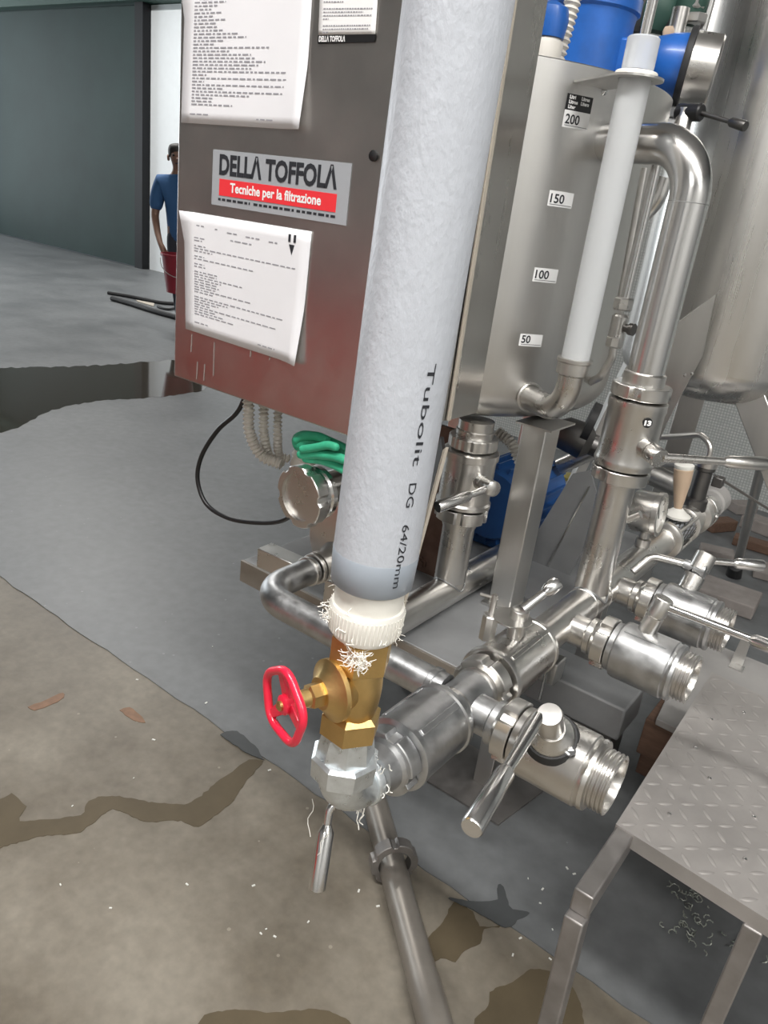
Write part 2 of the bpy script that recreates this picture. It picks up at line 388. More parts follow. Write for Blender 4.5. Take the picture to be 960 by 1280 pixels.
patch('puddle', [(276, 918), (306, 940), (330, 950), (318, 932), (296, 914)], 'wet_dark', 'small dark damp patch at the coating edge near the red wheel', FZ)
patch('rust_mark', [(34, 884), (50, 878), (78, 866), (80, 872), (66, 880), (44, 888)], 'rust_stain', 'orange rust streak on the brown concrete', jitter=.8)['category'] = 'stain'
patch('rust_mark', [(150, 888), (162, 884), (178, 896), (182, 904), (166, 900)], 'rust_stain', 'small faint rust spot on the brown concrete', jitter=.8)['category'] = 'stain'
sw = MB()
for i in range(34):      # crumbs of thread tape and plaster, nobody could count them
    px, py = R_.choice([(R_.uniform(380, 640), R_.uniform(1000, 1270)), (R_.uniform(20, 400), R_.uniform(800, 1260)), (R_.uniform(640, 720), R_.uniform(1080, 1200))])
    p = atZ(px, py, 0); z = .0035 if p.y > 1.25 else .0005; a = R_.uniform(0, 6.3); s = R_.uniform(.002, .0045)
    sw.box((p.x, p.y, z + .001), s, s * .5, .001, (V((math.cos(a), math.sin(a), 0)), V((-math.sin(a), math.cos(a), 0)), Z_))
solo('plastic_crumbs', sw, 'plastic_scrap', 'scattered pale crumbs on the concrete floor', 'debris', kind='stuff', smooth=0)

# ------------------------------------------------------------------ far floor: cable scraps
g = 'cable scraps on the far floor'
for r_i, (pts, r) in enumerate((([(135, 366), (165, 371), (200, 378), (226, 380)], .02), ([(140, 373), (165, 380), (190, 388), (226, 398)], .028), ([(197, 383), (204, 385.5), (212, 386.5), (219, 384.5)], .014))):
    solo('cable_scrap', MB().tube(spline([atZ(*p, FZ + r) for p in pts], 6), r, 8), 'rubber', ['upper dark cable strip lying across the far grey floor', 'longest thick dark cable strip lying on the far grey floor', 'short curled dark cable scrap between two longer strips'][r_i], 'cable', g)
solo('cardboard_scrap', MB().prism([atZ(*p, FZ) for p in ((170, 375.8), (193, 380), (192, 383.5), (172, 377.6))], (0, 0, .01)), 'cardboard', 'flat pale board scrap lying among the dark cables', 'board', smooth=0)

# ================================================================== PERSON WITH A BUCKET
def skin_obj(name, chains, m, base, parent=None, lev=2, root=None):
    vs = []; es = []; rs = []; idx = {}
    for ch in chains:
        prev = None
        for (p, r) in ch:
            k = tuple(round(c, 4) for c in p)
            if k not in idx: idx[k] = len(vs); vs.append(V(p)); rs.append(r)
            i = idx[k]
            if prev is not None and prev != i: es.append((prev, i))
            prev = i
    me = bpy.data.meshes.new(name); me.from_pydata([tuple(q) for q in vs], es, [])
    o = bpy.data.objects.new(name, me); COL.objects.link(o)
    o.modifiers.new('skin', 'SKIN'); sd = o.modifiers.new('sub', 'SUBSURF'); sd.levels = lev; sd.render_levels = lev
    for i, r in enumerate(rs):
        rr = r if isinstance(r, tuple) else (r, r); me.skin_vertices[0].data[i].radius = rr
        me.skin_vertices[0].data[i].use_root = (i == 0)
    dg = bpy.context.evaluated_depsgraph_get(); m2 = bpy.data.meshes.new_from_object(o.evaluated_get(dg))
    o.modifiers.clear(); o.data = m2; bpy.data.meshes.remove(me); m2.name = name
    m2.shade_smooth(); m2.materials.clear(); m2.materials.append(MATS[m])
    if parent: o.parent = parent
    return o
PX, PY = -6.235, 5.238
per = thing('person', 'person in a blue T-shirt carrying a red bucket by the far white wall', 'person', (PX, PY, FZ))
per.rotation_euler = (0, math.radians(-6.5), math.radians(48))
# local: faces -y, x to the image right
pel = (0, 0, .95)
body = [[(pel, (.15, .11)), ((0, .01, 1.12), (.135, .10)), ((0, .0, 1.32), (.155, .11)), ((0, .01, 1.43), (.09, .07)), ((0, 0, 1.50), .052), ((0, -.01, 1.56), (.07, .085)), ((0, -.012, 1.61), (.078, .095)), ((0, -.005, 1.655), (.06, .075))]]
for s in (-1, 1):
    body.append([((0, .0, 1.32), (.155, .11)), ((s * .17, .01, 1.375), .062), ((s * .225, .02, 1.23), .048), ((s * .262, .0, 1.08), .040), ((s * .245, -.10, .93), .033), ((s * .22, -.19, .83), .026), ((s * .205, -.215, .79), (.024, .036)), ((s * .20, -.225, .76), (.018, .034))])
    for k in range(4):
        body.append([((s * .20, -.225, .76), (.018, .034)), ((s * (.212 - .004 * k), -.20 - .018 * k, .735), .0095), ((s * (.205 - .004 * k), -.205 - .018 * k, .705 - .004 * (k % 3)), .0085), ((s * (.185 - .004 * k), -.21 - .018 * k, .692), .0075)])
    body.append([((s * .205, -.215, .79), (.024, .036)), ((s * .175, -.205, .775), .011), ((s * .160, -.215, .755), .009)])
    body.append([(pel, (.15, .11)), ((s * .095, 0, .84), .085), ((s * .10, -.01, .50), .058), ((s * .10, .01, .30), .052), ((s * .105, .02, .09), .036), ((s * .11, -.04, .045), (.045, .04)), ((s * .115, -.16, .032), (.042, .028))])
ob = skin_obj('body', body, 'skin', None, per); ob['label'] = 'bare arms and face'
shirt = [[((0, 0, .80), (.178, .145)), ((0, 0, .92), (.176, .142)), ((0, .01, 1.12), (.166, .130)), ((0, .0, 1.32), (.178, .13)), ((0, .01, 1.435), (.085, .08))]]
for s in (-1, 1): shirt.append([((0, .0, 1.32), (.178, .13)), ((s * .175, .01, 1.378), .082), ((s * .228, .02, 1.23), .074), ((s * .255, .005, 1.11), .066)])
skin_obj('shirt', shirt, 'shirt_blue', None, per)
tr = [[((0, 0, 1.04), (.150, .118)), ((0, 0, .90), (.165, .128))]]
for s in (-1, 1): tr.append([((0, 0, .90), (.165, .128)), ((s * .098, 0, .80), .098), ((s * .10, -.01, .50), .078), ((s * .105, .02, .10), .062)])
skin_obj('trousers', tr, 'trousers', None, per)
skin_obj('hair', [[((0, .025, 1.57), (.088, .085)), ((0, .012, 1.63), (.098, .108)), ((0, .0, 1.685), (.085, .10)), ((0, .0, 1.71), (.05, .06))]], 'hair', None, per)
for s in (-1, 1): skin_obj('shoe', [[((s * .11, .03, .04), (.055, .042)), ((s * .112, -.06, .04), (.052, .042)), ((s * .117, -.18, .034), (.05, .032))]], 'black_plastic', None, per)
fm = MB().lathe((0, -.103, 1.575), (0, -1, -.3), [(0, .012), (.018, .010), (.026, .004)], 8)
o = mesh_obj('nose', fm, 'skin', V((0, 0, 0))); o.parent = per
for s in (-1, 1):
    o = mesh_obj('ear', MB().lathe((s * .080, -.0, 1.585), (s, .2, 0), [(0, .026), (.012, .028), (.014, .012)], 12), 'skin', V((0, 0, 0))); o.parent = per
    o = mesh_obj('eye', MB().lathe((s * .032, -.098, 1.605), (s * .3, -1, 0), [(0, .011), (.004, .008), (.005, .001)], 10), 'hair', V((0, 0, 0))); o.parent = per
o = mesh_obj('mouth', MB().box((0, -.105, 1.535), .022, .004, .004), 'trousers', V((0, 0, 0))); o.parent = per
rot = Matrix.Rotation(math.radians(48), 3, 'Z')
bc = V((PX, PY, 0)) + rot @ V((-.115, -.37, 0))
bk = thing('bucket', 'dark red plastic bucket held by the person in the blue T-shirt', 'bucket', (bc.x, bc.y, .40))
part('body', MB().lathe((bc.x, bc.y, .40), Z_, [(0, .001), (0, .125), (.34, .175), (.34, .170), (.006, .12), (.006, .001)], 28), 'bucket_red', bk)
part('rim', MB().ring((bc.x, bc.y, .40), Z_, .172, .186, .325, .348, 28), 'bucket_red', bk)
hd = [V((bc.x, bc.y, .70)) + rot @ V((.186 * math.cos(a), 0, 0)) - V((0, 0, .14 * math.sin(a))) + rot @ V((0, -.12 * math.sin(a) - .0, 0)) for a in [PI * k / 12 for k in range(13)]]
part('handle', MB().tube([p + rot @ V((0, -.10 * math.sin(PI * i / 12), 0)) for i, p in enumerate(hd)], .004, 6), 'steel', bk)

# ================================================================== CONTROL CABINET
BX0, BX1, BY0, BY1, BZ0, BZ1 = -1.236, -.734, 1.0, 1.232, 1.075, 2.0
cab = thing('control_cabinet', 'brushed steel control cabinet with taped notices and a maker sticker', 'cabinet', ((BX0 + BX1) / 2, 1.1, BZ0))
part('body', slab(BX0, BX1, BY0 + .004, BY1, BZ0, BZ1), 'steel_sheet', cab, bevel=.003)
part('front_panel', slab(BX0 - .002, BX1 - .001, BY0 - .006, BY0 + .003, BZ0 - .004, BZ1), 'steel_panel', cab, bevel=.003, label='dull grey steel front sheet')
part('side_flange', slab(BX1 - .004, BX1, BY1 + .004, 1.352, BZ0, BZ1), 'steel_sheet', cab, label='folded side sheet between cabinet and tank')
part('seam_strip', slab(BX1 - .001, BX1 + .003, BY1 + .008, BY1 + .016, BZ0, BZ1), 'cardboard', cab, label='pale sealing strip along the seam')
YF = BY0 - .006
def on_face(px, py): return atY(px, py, YF)
def sheet(name, corners, label, curl=.012, m='paper'):
    # thin sheet of paper, slightly bowed off the panel
    P = [on_face(*c) for c in corners]; n = 12; mb = MB(); vs = []; fs = []
    for j in range(n + 1):
        for i in range(n + 1):
            u, v = i / n, j / n
            p = (P[0] * (1 - u) + P[1] * u) * (1 - v) + (P[3] * (1 - u) + P[2] * u) * v
            e = max(0, (u - .8) / .2) ** 2 * max(0, (v - .55) / .45) + max(0, (.12 - u) / .12) ** 2 * max(0, (.25 - v) / .25)
            vs.append(p + V((0, -.0015 - curl * e, 0)))
    k = n + 1
    for j in range(n):
        for i in range(n): fs.append((j * k + i, j * k + i + 1, (j + 1) * k + i + 1, (j + 1) * k + i))
    mb.add(vs, fs); o = part(name, mb, m, cab, smooth=60, label=label, recalc=False)
    sd = o.modifiers.new('solid', 'SOLIDIFY'); sd.thickness = .0006; sd.offset = -1
    return o, P
def print_lines(parent, P, rows, name='printed_text', m='print_grey'):
    # rows: (v, u0, u1, height in m) - lines of unreadable small print, broken into words
    mb = MB(); W = (P[1] - P[0]).length
    for v, u0, u1, h in rows:
        u = u0
        while u < u1 - .005:
            wl = min(R_.uniform(.018, .05), u1 - u)
            a = (P[0] * (1 - u) + P[1] * u) * (1 - v) + (P[3] * (1 - u) + P[2] * u) * v; u2 = u + wl
            b = (P[0] * (1 - u2) + P[1] * u2) * (1 - v) + (P[3] * (1 - u2) + P[2] * u2) * v
            off = V((0, -.0026, 0)); hz = V((0, 0, h / 2))
            mb.add([a + off - hz, b + off - hz, b + off + hz, a + off + hz], [(0, 1, 2, 3)]); u = u2 + .012
    return part(name, mb, m, parent, smooth=0, kind='stuff', recalc=False)
s1, P1 = sheet('notice_sheet', [(233, -22), (393, -32), (380.5, 163), (227.5, 153.5)], 'white notice of many small text lines on the upper cabinet')
rows = []; v = .12
L1 = [.5, .30, .22, .18, .26, .20, .30, .22, .24, .28, .42, .50, .30, .20, .72, .35, .55, .60, .68, .62, .56, .86, .14, .88, .12, .85, .3, .84, .55, .22, .2, .40]
for u in L1: rows.append((v, .09, .09 + u * .88, .0022)); v += .0238
rows += [(.93, .08, .24, .0018), (.945, .64, .78, .0018)]
print_lines(s1, P1, rows)
s2, P2 = sheet('notice_sheet', [(231, 263.5), (390.5, 289.5), (374.5, 457), (233, 411)], 'white notice with curled lower corner below the maker sticker')
rows = [(.10, .09, .19, .002), (.105, .27, .29, .002), (.115, .37, .46, .002), (.12, .52, .63, .002), (.125, .70, .77, .002), (.17, .40, .57, .002)]
v = .20
for u in [.09, .07, 0, .10, .82, .16, 0, .09, .50, 0, .09, .10, 0, .22, .20, .42, .24, .20, .22, .20, .50, .18, 0, .85, .30, .22, .14, .72, .20, .26, .36]:
    if u: rows.append((v, .09, .09 + u, .0018))
    v += .0212
rows += [(.91, .09, .23, .0018), (.935, .66, .80, .0018)]
print_lines(s2, P2, rows)
# small two-part emblem at the sheet's upper right
q = on_face(366, 306); em = MB()
for dx in (-.006, .006): em.box(q + V((dx, -.0026, .010)), .0025, .0003, .006)
em.prism([q + V((-.006, -.003, 0)), q + V((.006, -.003, 0)), q + V((0.001, -.003, -.016))], (0, .0006, 0))
part('printed_emblem', em, 'ink', s2, smooth=0)
# dark-footed label at the top
s3, P3 = sheet('notice_sheet', [(402, -30), (475, -30), (470, 43), (399, 44)], 'small white label with a black foot strip near the pipe', 0, 'sticker_white')
print_lines(s3, P3, [(.44 + .058 * k, .08, .08 + u, .0016) for k, u in enumerate([.35, .0, .85, .7, .84, .1, .0, .83, .8, .1])])
ft = MB(); qa, qb, qc, qd = on_face(398.5, 44.5), on_face(470.5, 43), on_face(469, 53), on_face(398, 55)
ft.prism([p + V((0, -.0015, 0)) for p in (qa, qb, qc, qd)], (0, -.0006, 0)); part('foot_strip', ft, 'black_plastic', s3, smooth=0)
tx = MB(); p = on_face(400, 52.5); text_on(tx, 'DELLΛ TOFFOLΛ', p + V((0, -.003, 0)), X_, Z_, .010, .0004, .052); part('lettering', tx, 'sticker_white', s3, smooth=0, recalc=False)
# maker sticker
A, B, C_, D_ = on_face(271.5, 186.3), on_face(444.3, 206), on_face(437.2, 286.5), on_face(268.2, 256.1)
sx0, sx1, sz1, sz0 = -1.141, -.826, 1.495, 1.405
st = part('maker_sticker', MB().box(((sx0 + sx1) / 2, YF - .001, (sz0 + sz1) / 2), (sx1 - sx0) / 2, .0006, (sz1 - sz0) / 2), 'sticker_silver', cab, smooth=0, label='silver maker sticker with black name and red band')
part('red_band', MB().box(((sx0 + sx1) / 2 - .002, YF - .0019, sz0 + .0305), .136, .0003, .0135), 'sticker_red', st, smooth=0)
tx = MB(); text_on(tx, 'DELLΛ TOFFOLΛ', (sx0 + .018, YF - .0022, sz0 + .052), X_, Z_, .044, .0016, .272); part('lettering', tx, 'ink', st, smooth=0, recalc=False)
tx = MB(); text_on(tx, 'Tecniche per la filtrazione', (sx0 + .048, YF - .0026, sz0 + .0245), X_, Z_, .021, .0006, .212); part('lettering', tx, 'sticker_white', st, smooth=0, recalc=False)
print_lines(st, [V((sx0 + .012, YF + .0006, sz0 + .013)), V((sx1 - .015, YF + .0006, sz0 + .013)), V((sx1 - .015, YF + .0006, sz0 + .008)), V((sx0 + .012, YF + .0006, sz0 + .008))], [(.5, .02, .30, .004), (.5, .33, .66, .004), (.5, .68, .98, .004)], m='ink')
q = on_face(468, 195); part('lock', MB().lathe(q, (0, -1, 0), [(0, .008), (.004, .008), (.006, .004)], 12), 'black_plastic', cab)
# white scrape marks running down below the sheet
sc = MB()
for px, y0, y1 in ((240, 418, 440), (268, 428, 470), (247, 452, 474), (256, 455, 476), (314, 436, 446), (338, 444, 450)):
    a, b = on_face(px, y0), on_face(px - 1, y1); sc.prism([a + V((-.001, -.0004, 0)), a + V((.0012, -.0004, 0)), b + V((.0008, -.0004, 0)), b + V((-.0015, -.0004, 0))], (0, -.0003, 0))
part('scrape_mark', sc, 'scrape', cab, smooth=0, kind='stuff')

# conduits under the cabinet
def ribbed(path, r, pitch, amp):
    pts = []; rr = []; P = spline(path, 24); acc = 0.0; L = [0]
    for a, b in zip(P, P[1:]): L.append(L[-1] + (b - a).length)
    n = int(L[-1] / pitch * 4); j = 0
    for i in range(n + 1):
        s = L[-1] * i / n
        while j < len(L) - 2 and L[j + 1] < s: j += 1
        f = (s - L[j]) / max(1e-6, L[j + 1] - L[j]); pts.append(P[j].lerp(P[j + 1], f)); rr.append(r + amp * (1, .5, -1, -.5)[i % 4])
    return MB().tube(pts, rr, 14)
for i, (px0, top, mid, end, rr) in enumerate((((309, 498), 1.09, (312, 540), (352, 580), .0105), ((328, 505), 1.09, (330, 545), (356, 578), .009), ((346, 511), 1.09, (347, 545), (362, 574), .008))):
    yc = 1.055 + .030 * i; a = atY(*px0, yc); a.z = 1.074; m = atY(*mid, yc); e = atY(*end, yc + .035)
    solo('cable_conduit', ribbed([a, (a + m) / 2, m, (m + e) / 2 + V((-.012, 0, -.018)), e], rr, .0085, .0019), 'conduit', ['widest ribbed cream conduit under the cabinet', 'middle ribbed cream conduit of three under the cabinet', 'thinnest ribbed cream conduit, closest to the green glove'][i], 'conduit', 'ribbed conduits under the cabinet')
e = atY(365, 572, 1.13)
cj = thing('cable_gland', 'cream plastic bundle gland where the conduits meet behind the glove', 'cable gland', e - V((0, 0, .02)))
part('sleeve', MB().lathe(e + V((-.002, .02, -.03)), (.3, .5, .9), [(0, .018), (.02, .026), (.06, .024), (.07, .016)], 20), 'conduit', cj)
part('collar', MB().ring(e + V((-.002, .02, -.03)), (.3, .5, .9), .015, .029, .02, .03), 'conduit', cj)
# black cable loop
Pc = [atY(*p, 1.12) for p in ((312, 502), (298, 513), (272, 538), (252, 570), (247, 600), (258, 630), (284, 647), (315, 653), (348, 652), (372, 640), (395, 628))]
Pc[0].z = 1.073
solo('black_cable', MB().tube(spline(Pc, 8), .0052, 10), 'black_plastic', 'black cable hanging in a wide loop below the cabinet', 'cable')

# ================================================================== INSULATED PIPE AND BRASS VALVE
EB = V((-.455, .645, .735))                 # elbow centre
TOP = V((-.437, .653, 1.80))
def axp(z): return EB.lerp(TOP, (z - EB.z) / (TOP.z - EB.z))
AXV = (TOP - EB).normalized()
ZT = 1.045
pp = thing('insulated_pipe', 'thick upright grey foam insulated pipe above the brass valve', 'pipe', axp(ZT))
PR = .0485
tl = (TOP - axp(ZT)).length
ts = [.036 + (tl * 5.2 - .036) * k / 60 for k in range(61)]      # runs on up to the ceiling
part('foam_sleeve', MB().lathe(axp(ZT), AXV, [(.036, PR - .004)] + [(t, PR) for t in ts], 64), 'foam_grey', pp, smooth=60)
part('end_cuff', MB().lathe(axp(ZT), AXV, [(0, .034), (0, PR - .004), (.003, PR - .001), (.041, PR + .0006), (.044, PR - .001), (.044, PR - .003)], 64), 'cuff_grey', pp, smooth=60, label='smooth darker grey cuff at the lower end')
# ink print running down the sleeve, wrapped on its surface
vw = (CAM - axp(1.15)); vw.z = 0; vw = (vw - vw.dot(AXV) * AXV).normalized(); rt = AXV.cross(vw).normalized()
if rt.dot(right) < 0: rt = -rt
tx = MB()
for txt, z0, z1 in (('Tubolit', 1.310, 1.204), ('DG', 1.185, 1.158), ('64/20mm', 1.138, 1.062)):
    vs_, fs_ = text_mesh(txt, .0125, .0, 0, z0 - z1); out = []
    for q in vs_:
        a = math.radians(36) + (q.y - .006) / PR; c = axp(z0 - q.x)
        out.append(c + (vw * math.cos(a) + rt * math.sin(a)) * (PR + .0007))
    tx.add(out, fs_)
part('printed_text', tx, 'ink', pp, smooth=0, recalc=False)
# white adapter
ad = thing('pipe_adapter', 'white plastic threaded adapter wrapped in fibres between sleeve and brass valve', 'pipe fitting', axp(.975))
b0 = axp(.977)
part('collar', MB().lathe(b0, AXV, [(.040, .030), (.040, .0400), (.0535, .0405), (.0665, .0405), (.0665, .030)], 48), 'pvc_white', ad)
prof = [(0, .030), (0, .038), (.006, .0425), (.036, .0445), (.041, .043), (.042, .030)]
part('nut', MB().lathe(b0, AXV, prof, 8 * 6), 'pvc_white', ad)
kn = MB(); a_, u_, w_ = frame(AXV)
for k in range(56):
    q = 2 * PI * k / 56; d_ = u_ * math.cos(q) + w_ * math.sin(q)
    kn.bar(b0 + a_ * .008 + d_ * .0430, b0 + a_ * .036 + d_ * .0446, .0016, .0012, d_)
part('knurl', kn, 'pvc_white', ad, kind='stuff')
fb = MB()
def fuzz(mb, c, n, spread, L, r=.0005, down=0.0):
    for _ in range(n):
        p = V(c) + V([R_.uniform(-s_, s_) for s_ in spread]); pts = [p]
        d_ = V((R_.uniform(-1, 1), R_.uniform(-1, 1), R_.uniform(-1, 1) - down)).normalized()
        for k in range(4):
            d_ = (d_ + V([R_.uniform(-.7, .7) for _ in range(3)])).normalized(); pts.append(pts[-1] + d_ * L / 4)
        mb.tube(pts, r, 4, caps=False)
for k in range(16):
    q = R_.uniform(0, 2 * PI); fuzz(fb, b0 + (u_ * math.cos(q) + w_ * math.sin(q)) * .0435 + a_ * R_.uniform(.005, .05), 3, (.003, .003, .006), .010, .0004)
fuzz(fb, axp(1.005) - rt * .045 + vw * .012, 30, (.003, .005, .014), .012)
fuzz(fb, axp(.962) + vw * .037 - rt * .004, 150, (.014, .005, .011), .014, .0004)
part('thread_fibres', fb, 'fiber', ad, kind='stuff', recalc=False)
# brass gate valve
vz0, vz1 = .832, .976
va = thing('gate_valve', 'brass gate valve with a red handwheel under the insulated pipe', 'valve', axp(vz0))
c0 = axp(vz0); HV = (vz1 - vz0)
ctr = axp(.905)
wheel_c = atZ(355, 881, .905)
sd_ = (wheel_c - ctr); SL = sd_.length; sd_ = sd_.normalized()
hexref = (sd_ - sd_.dot(AXV) * AXV)
part('lower_hex', MB().lathe(c0, AXV, [(0, .034), (.002, .0385), (.030, .0385), (.036, .031)], 6, hexref, PI / 6 + .25), 'brass', va, smooth=20)
part('upper_hex', MB().lathe(axp(.928), AXV, [(0, .030), (.006, .0385), (.046, .0385), (.048, .034)], 6, hexref, PI / 6 + .25), 'brass', va, smooth=20)
part('body', MB().lathe(axp(.862), AXV, [(0, .026), (.004, .029), (.02, .0315), (.043, .0325), (.062, .031), (.074, .028)], 40), 'brass', va)
bn = MB().lathe(ctr, sd_, [(.0, .027), (.022, .029), (.030, .034), (.032, .0385), (.038, .0385), (.040, .034), (.046, .026), (.052, .020)], 44)
part('bonnet', bn, 'brass', va)
part('gland_nut', MB().lathe(ctr, sd_, [(.050, .0155), (.066, .0155), (.068, .0125)], 6, AXV), 'brass', va, smooth=20)
part('stem', MB().lathe(ctr, sd_, [(.06, .0115), (SL - .016, .0105), (SL - .012, .006), (SL + .004, .006)], 20), 'brass', va)
wa, wu, ww = frame(sd_, AXV)
WC = ctr + sd_ * SL; WR = .0415
rim = []
NP = 96
for k in range(NP):
    q = 2 * PI * k / NP; R = WR * (1 + .045 * math.cos(5 * q)); rim.append(WC + (wu * math.cos(q) + ww * math.sin(q)) * R)
wheel = part('handwheel', MB().tube(rim, .0052, 12, closed=True), 'red_paint', va, label='red enamelled handwheel')
for k in range(3):
    q = 2 * PI * k / 3 + .35; d_ = wu * math.cos(q) + ww * math.sin(q)
    t_ = wa.cross(d_).normalized()
    mb = MB()
    i0, i1 = WC - wa * .006 + d_ * .006, WC + d_ * (WR - .002)
    mb.add([i0 + t_ * .009 - wa * .003, i0 - t_ * .009 - wa * .003, i1 - t_ * .0055 - wa * .002, i1 + t_ * .0055 - wa * .002,
            i0 + t_ * .009 + wa * .003, i0 - t_ * .009 + wa * .003, i1 - t_ * .0055 + wa * .002, i1 + t_ * .0055 + wa * .002],
           [(3, 2, 1, 0), (4, 5, 6, 7), (0, 1, 5, 4), (1, 2, 6, 5), (2, 3, 7, 6), (3, 0, 4, 7)])
    part('spoke', mb, 'red_paint', wheel, bevel=.0015)
part('hub', MB().lathe(WC - wa * .012, wa, [(0, .010), (.004, .0125), (.014, .012), (.016, .009)], 20), 'red_paint', wheel)
part('hub_screw', MB().lathe(WC + wa * .004, wa, [(0, .0062), (.003, .006), (.005, .003)], 12), 'brass', wheel, label='small brass hub screw')
# galvanised union
un = thing('pipe_union', 'galvanized steel hexagon union below the brass valve', 'pipe fitting', axp(.765))
part('upper_hex', MB().lathe(axp(.797), AXV, [(0, .036), (.004, .0365), (.024, .034), (.034, .032)], 8, hexref, .2), 'galvanized', un, smooth=20)
part('union_nut', MB().lathe(axp(.765), AXV, [(0, .036), (.003, .0430), (.030, .0445), (.034, .040)], 8, hexref, .5), 'galvanized', un, smooth=20)
part('thread', MB().lathe(axp(.826), AXV, [(0, .031), (.006, .031)], 32), 'galvanized', un)
# elbow + nipple
el = thing('pipe_elbow', 'galvanized elbow turning from the union into the manifold', 'pipe fitting', EB - V((0, 0, .045)))
path = fillet([axp(.775), EB + V((0, 0, -.012)), EB + V((0, .062, -.012))], .05, 12)
part('bend', MB().tube(path, [.0330] * len(path), 32), 'galvanized', el)
part('collar', MB().lathe(EB + V((0, .042, -.010)), Y_, [(0, .036), (.002, .0375), (.012, .0375), (.014, .035)], 32), 'galvanized', el)
fb = MB()
for k in range(7):
    p = EB + V((R_.uniform(-.03, .03), .05 + R_.uniform(-.02, .01), -.04 + R_.uniform(-.01, .01))); L = R_.uniform(.03, .05)
    pts = [p + V((R_.uniform(-.004, .004), R_.uniform(-.004, .004), -L * j / 6)) for j in range(7)]; fb.tube(pts, .0008, 5)
p = EB + V((-.036, -.01, -.03)); fb.tube([p + V((.004 * math.sin(j * 1.1), 0, -.009 * j)) for j in range(8)], .0006, 4)
p = EB + V((.004, -.02, -.046)); fb.tube([p + V((.003 * math.sin(j * 1.3) - .002 * j, 0, -.008 * j)) for j in range(8)], .0006, 4)
fuzz(fb, EB + V((.012, .052, .0)), 30, (.03, .006, .03), .012, .0007)
part('thread_fibres', fb, 'fiber', el, kind='stuff', recalc=False)

# ================================================================== MANIFOLD
MX, MZ = -.446, .735
def mp(y): return V((MX, y, MZ))
def lever(parent, a, b, neck=.45, r1=.0065, r2=.0115, m='chrome', name='lever'):
    a = V(a); b = V(b); d_ = (b - a); L = d_.length; n = L * neck
    o = part(name, MB().lathe(a, d_, [(0, r1 * 1.2), (n - .004, r1), (n, r1)], 16), m, parent)
    part('grip', MB().lathe(a, d_, [(n - .002, r1), (n + .006, r2), (L - .003, r2 * 1.12), (L, r2)], 20), m, o)
    return o
def thread_prof(t0, t1, ro, ri, n=6):
    pr = [(t0, ri), (t0, ro)]
    dt = (t1 - t0) / n
    for k in range(n): pr += [(t0 + dt * (k + .25), ro), (t0 + dt * (k + .5), ro - .0030), (t0 + dt * (k + .75), ro - .0030), (t0 + dt * (k + 1), ro)]
    pr += [(t1 + .001, ro - .001), (t1 + .001, ri)]
    return pr
# main header pipe with its branches
mn = thing('manifold_pipe', 'stainless header pipe with branch tees linking the outlet valves', 'pipe', V((MX, 1.2, MZ - .04)))
r = .0345
part('header', MB().lathe(mp(.895), Y_, [(0, .030), (.002, .036), (.085, .036), (.087, .030)], 32), 'steel_worn', mn)
part('header', MB().lathe(mp(1.185), Y_, [(0, .030), (0, r), (.20, r), (.41, r), (.72, r), (.72, .030)], 32), 'steel', mn)
for yb, x0 in ((.927, .030), (1.297, .028), (1.54, .028)):
    part('branch', MB().lathe((MX + x0, yb, MZ), X_, [(0, .030), (.012, .0300), (.030, .030), (.034, .036), (.044, .036), (.045, .028)], 28), 'steel_worn' if yb < 1 else 'steel', mn)
part('weld_collar', MB().ring(mp(.895), Y_, .033, .0385, .0, .010), 'steel', mn)
for y_ in (1.195, 1.40, 1.475, 1.89): part('weld_collar', MB().ring(mp(y_), Y_, .033, .0358, .0, .006), 'steel', mn)
# valve A, in line, near end
vA = thing('butterfly_valve', 'scratched dull steel in-line valve next to the galvanized elbow', 'valve', mp(.82) - V((0, 0, .06)), 'steel valves of the manifold')
part('body', MB().lathe(mp(.752), Y_, [(0, .050), (.003, .0555), (.012, .0555), (.014, .0535), (.112, .0535), (.114, .0565), (.122, .0565), (.124, .052)], 48), 'steel_worn', vA)
for k in range(2):
    a = -.55 + k * 1.3; d_ = V((math.cos(a + PI / 2), 0, math.sin(a + PI / 2)))
    part('body_rib', MB().bar(mp(.768) + d_ * .0535, mp(.862) + d_ * .0535, .010, .005, d_), 'steel_worn', vA, bevel=.0015)
part('ferrule', MB().lathe(mp(.700), Y_, [(0, .024), (0, .033), (.012, .035), (.022, .036), (.026, .041), (.034, .041), (.036, .036)], 40), 'steel_worn', vA)
part('coupling_nut', MB().nut(mp(.727), Y_, .034, .0485, 0, .024, 4, .006), 'steel_worn', vA)
part('coupling_nut', MB().nut(mp(.876), Y_, .034, .0480, 0, .014, 4, .006), 'steel_worn', vA)
part('stem', MB().lathe(mp(.805) + V((-.01, -.0, -.045)), (-.2, 0, -1), [(0, .022), (.018, .020), (.022, .014), (.046, .014), (.048, .012)], 24), 'steel', vA)
la = mp(.80) + V((-.022, -.004, -.082)); lb = atD(409, 1030, 1.13); lc = atD(396, 1112, 1.13)
lv = part('lever', MB().tube(fillet([la, lb + (lb - lc) * .28, lb + (lc - lb) * .02], .02, 6), .0062, 14), 'chrome', vA)
part('grip', MB().lathe(lb, lc - lb, [(0, .0062), (.006, .0085), (.012, .0120), ((lc - lb).length - .002, .0128), ((lc - lb).length, .011)], 20), 'chrome', lv)
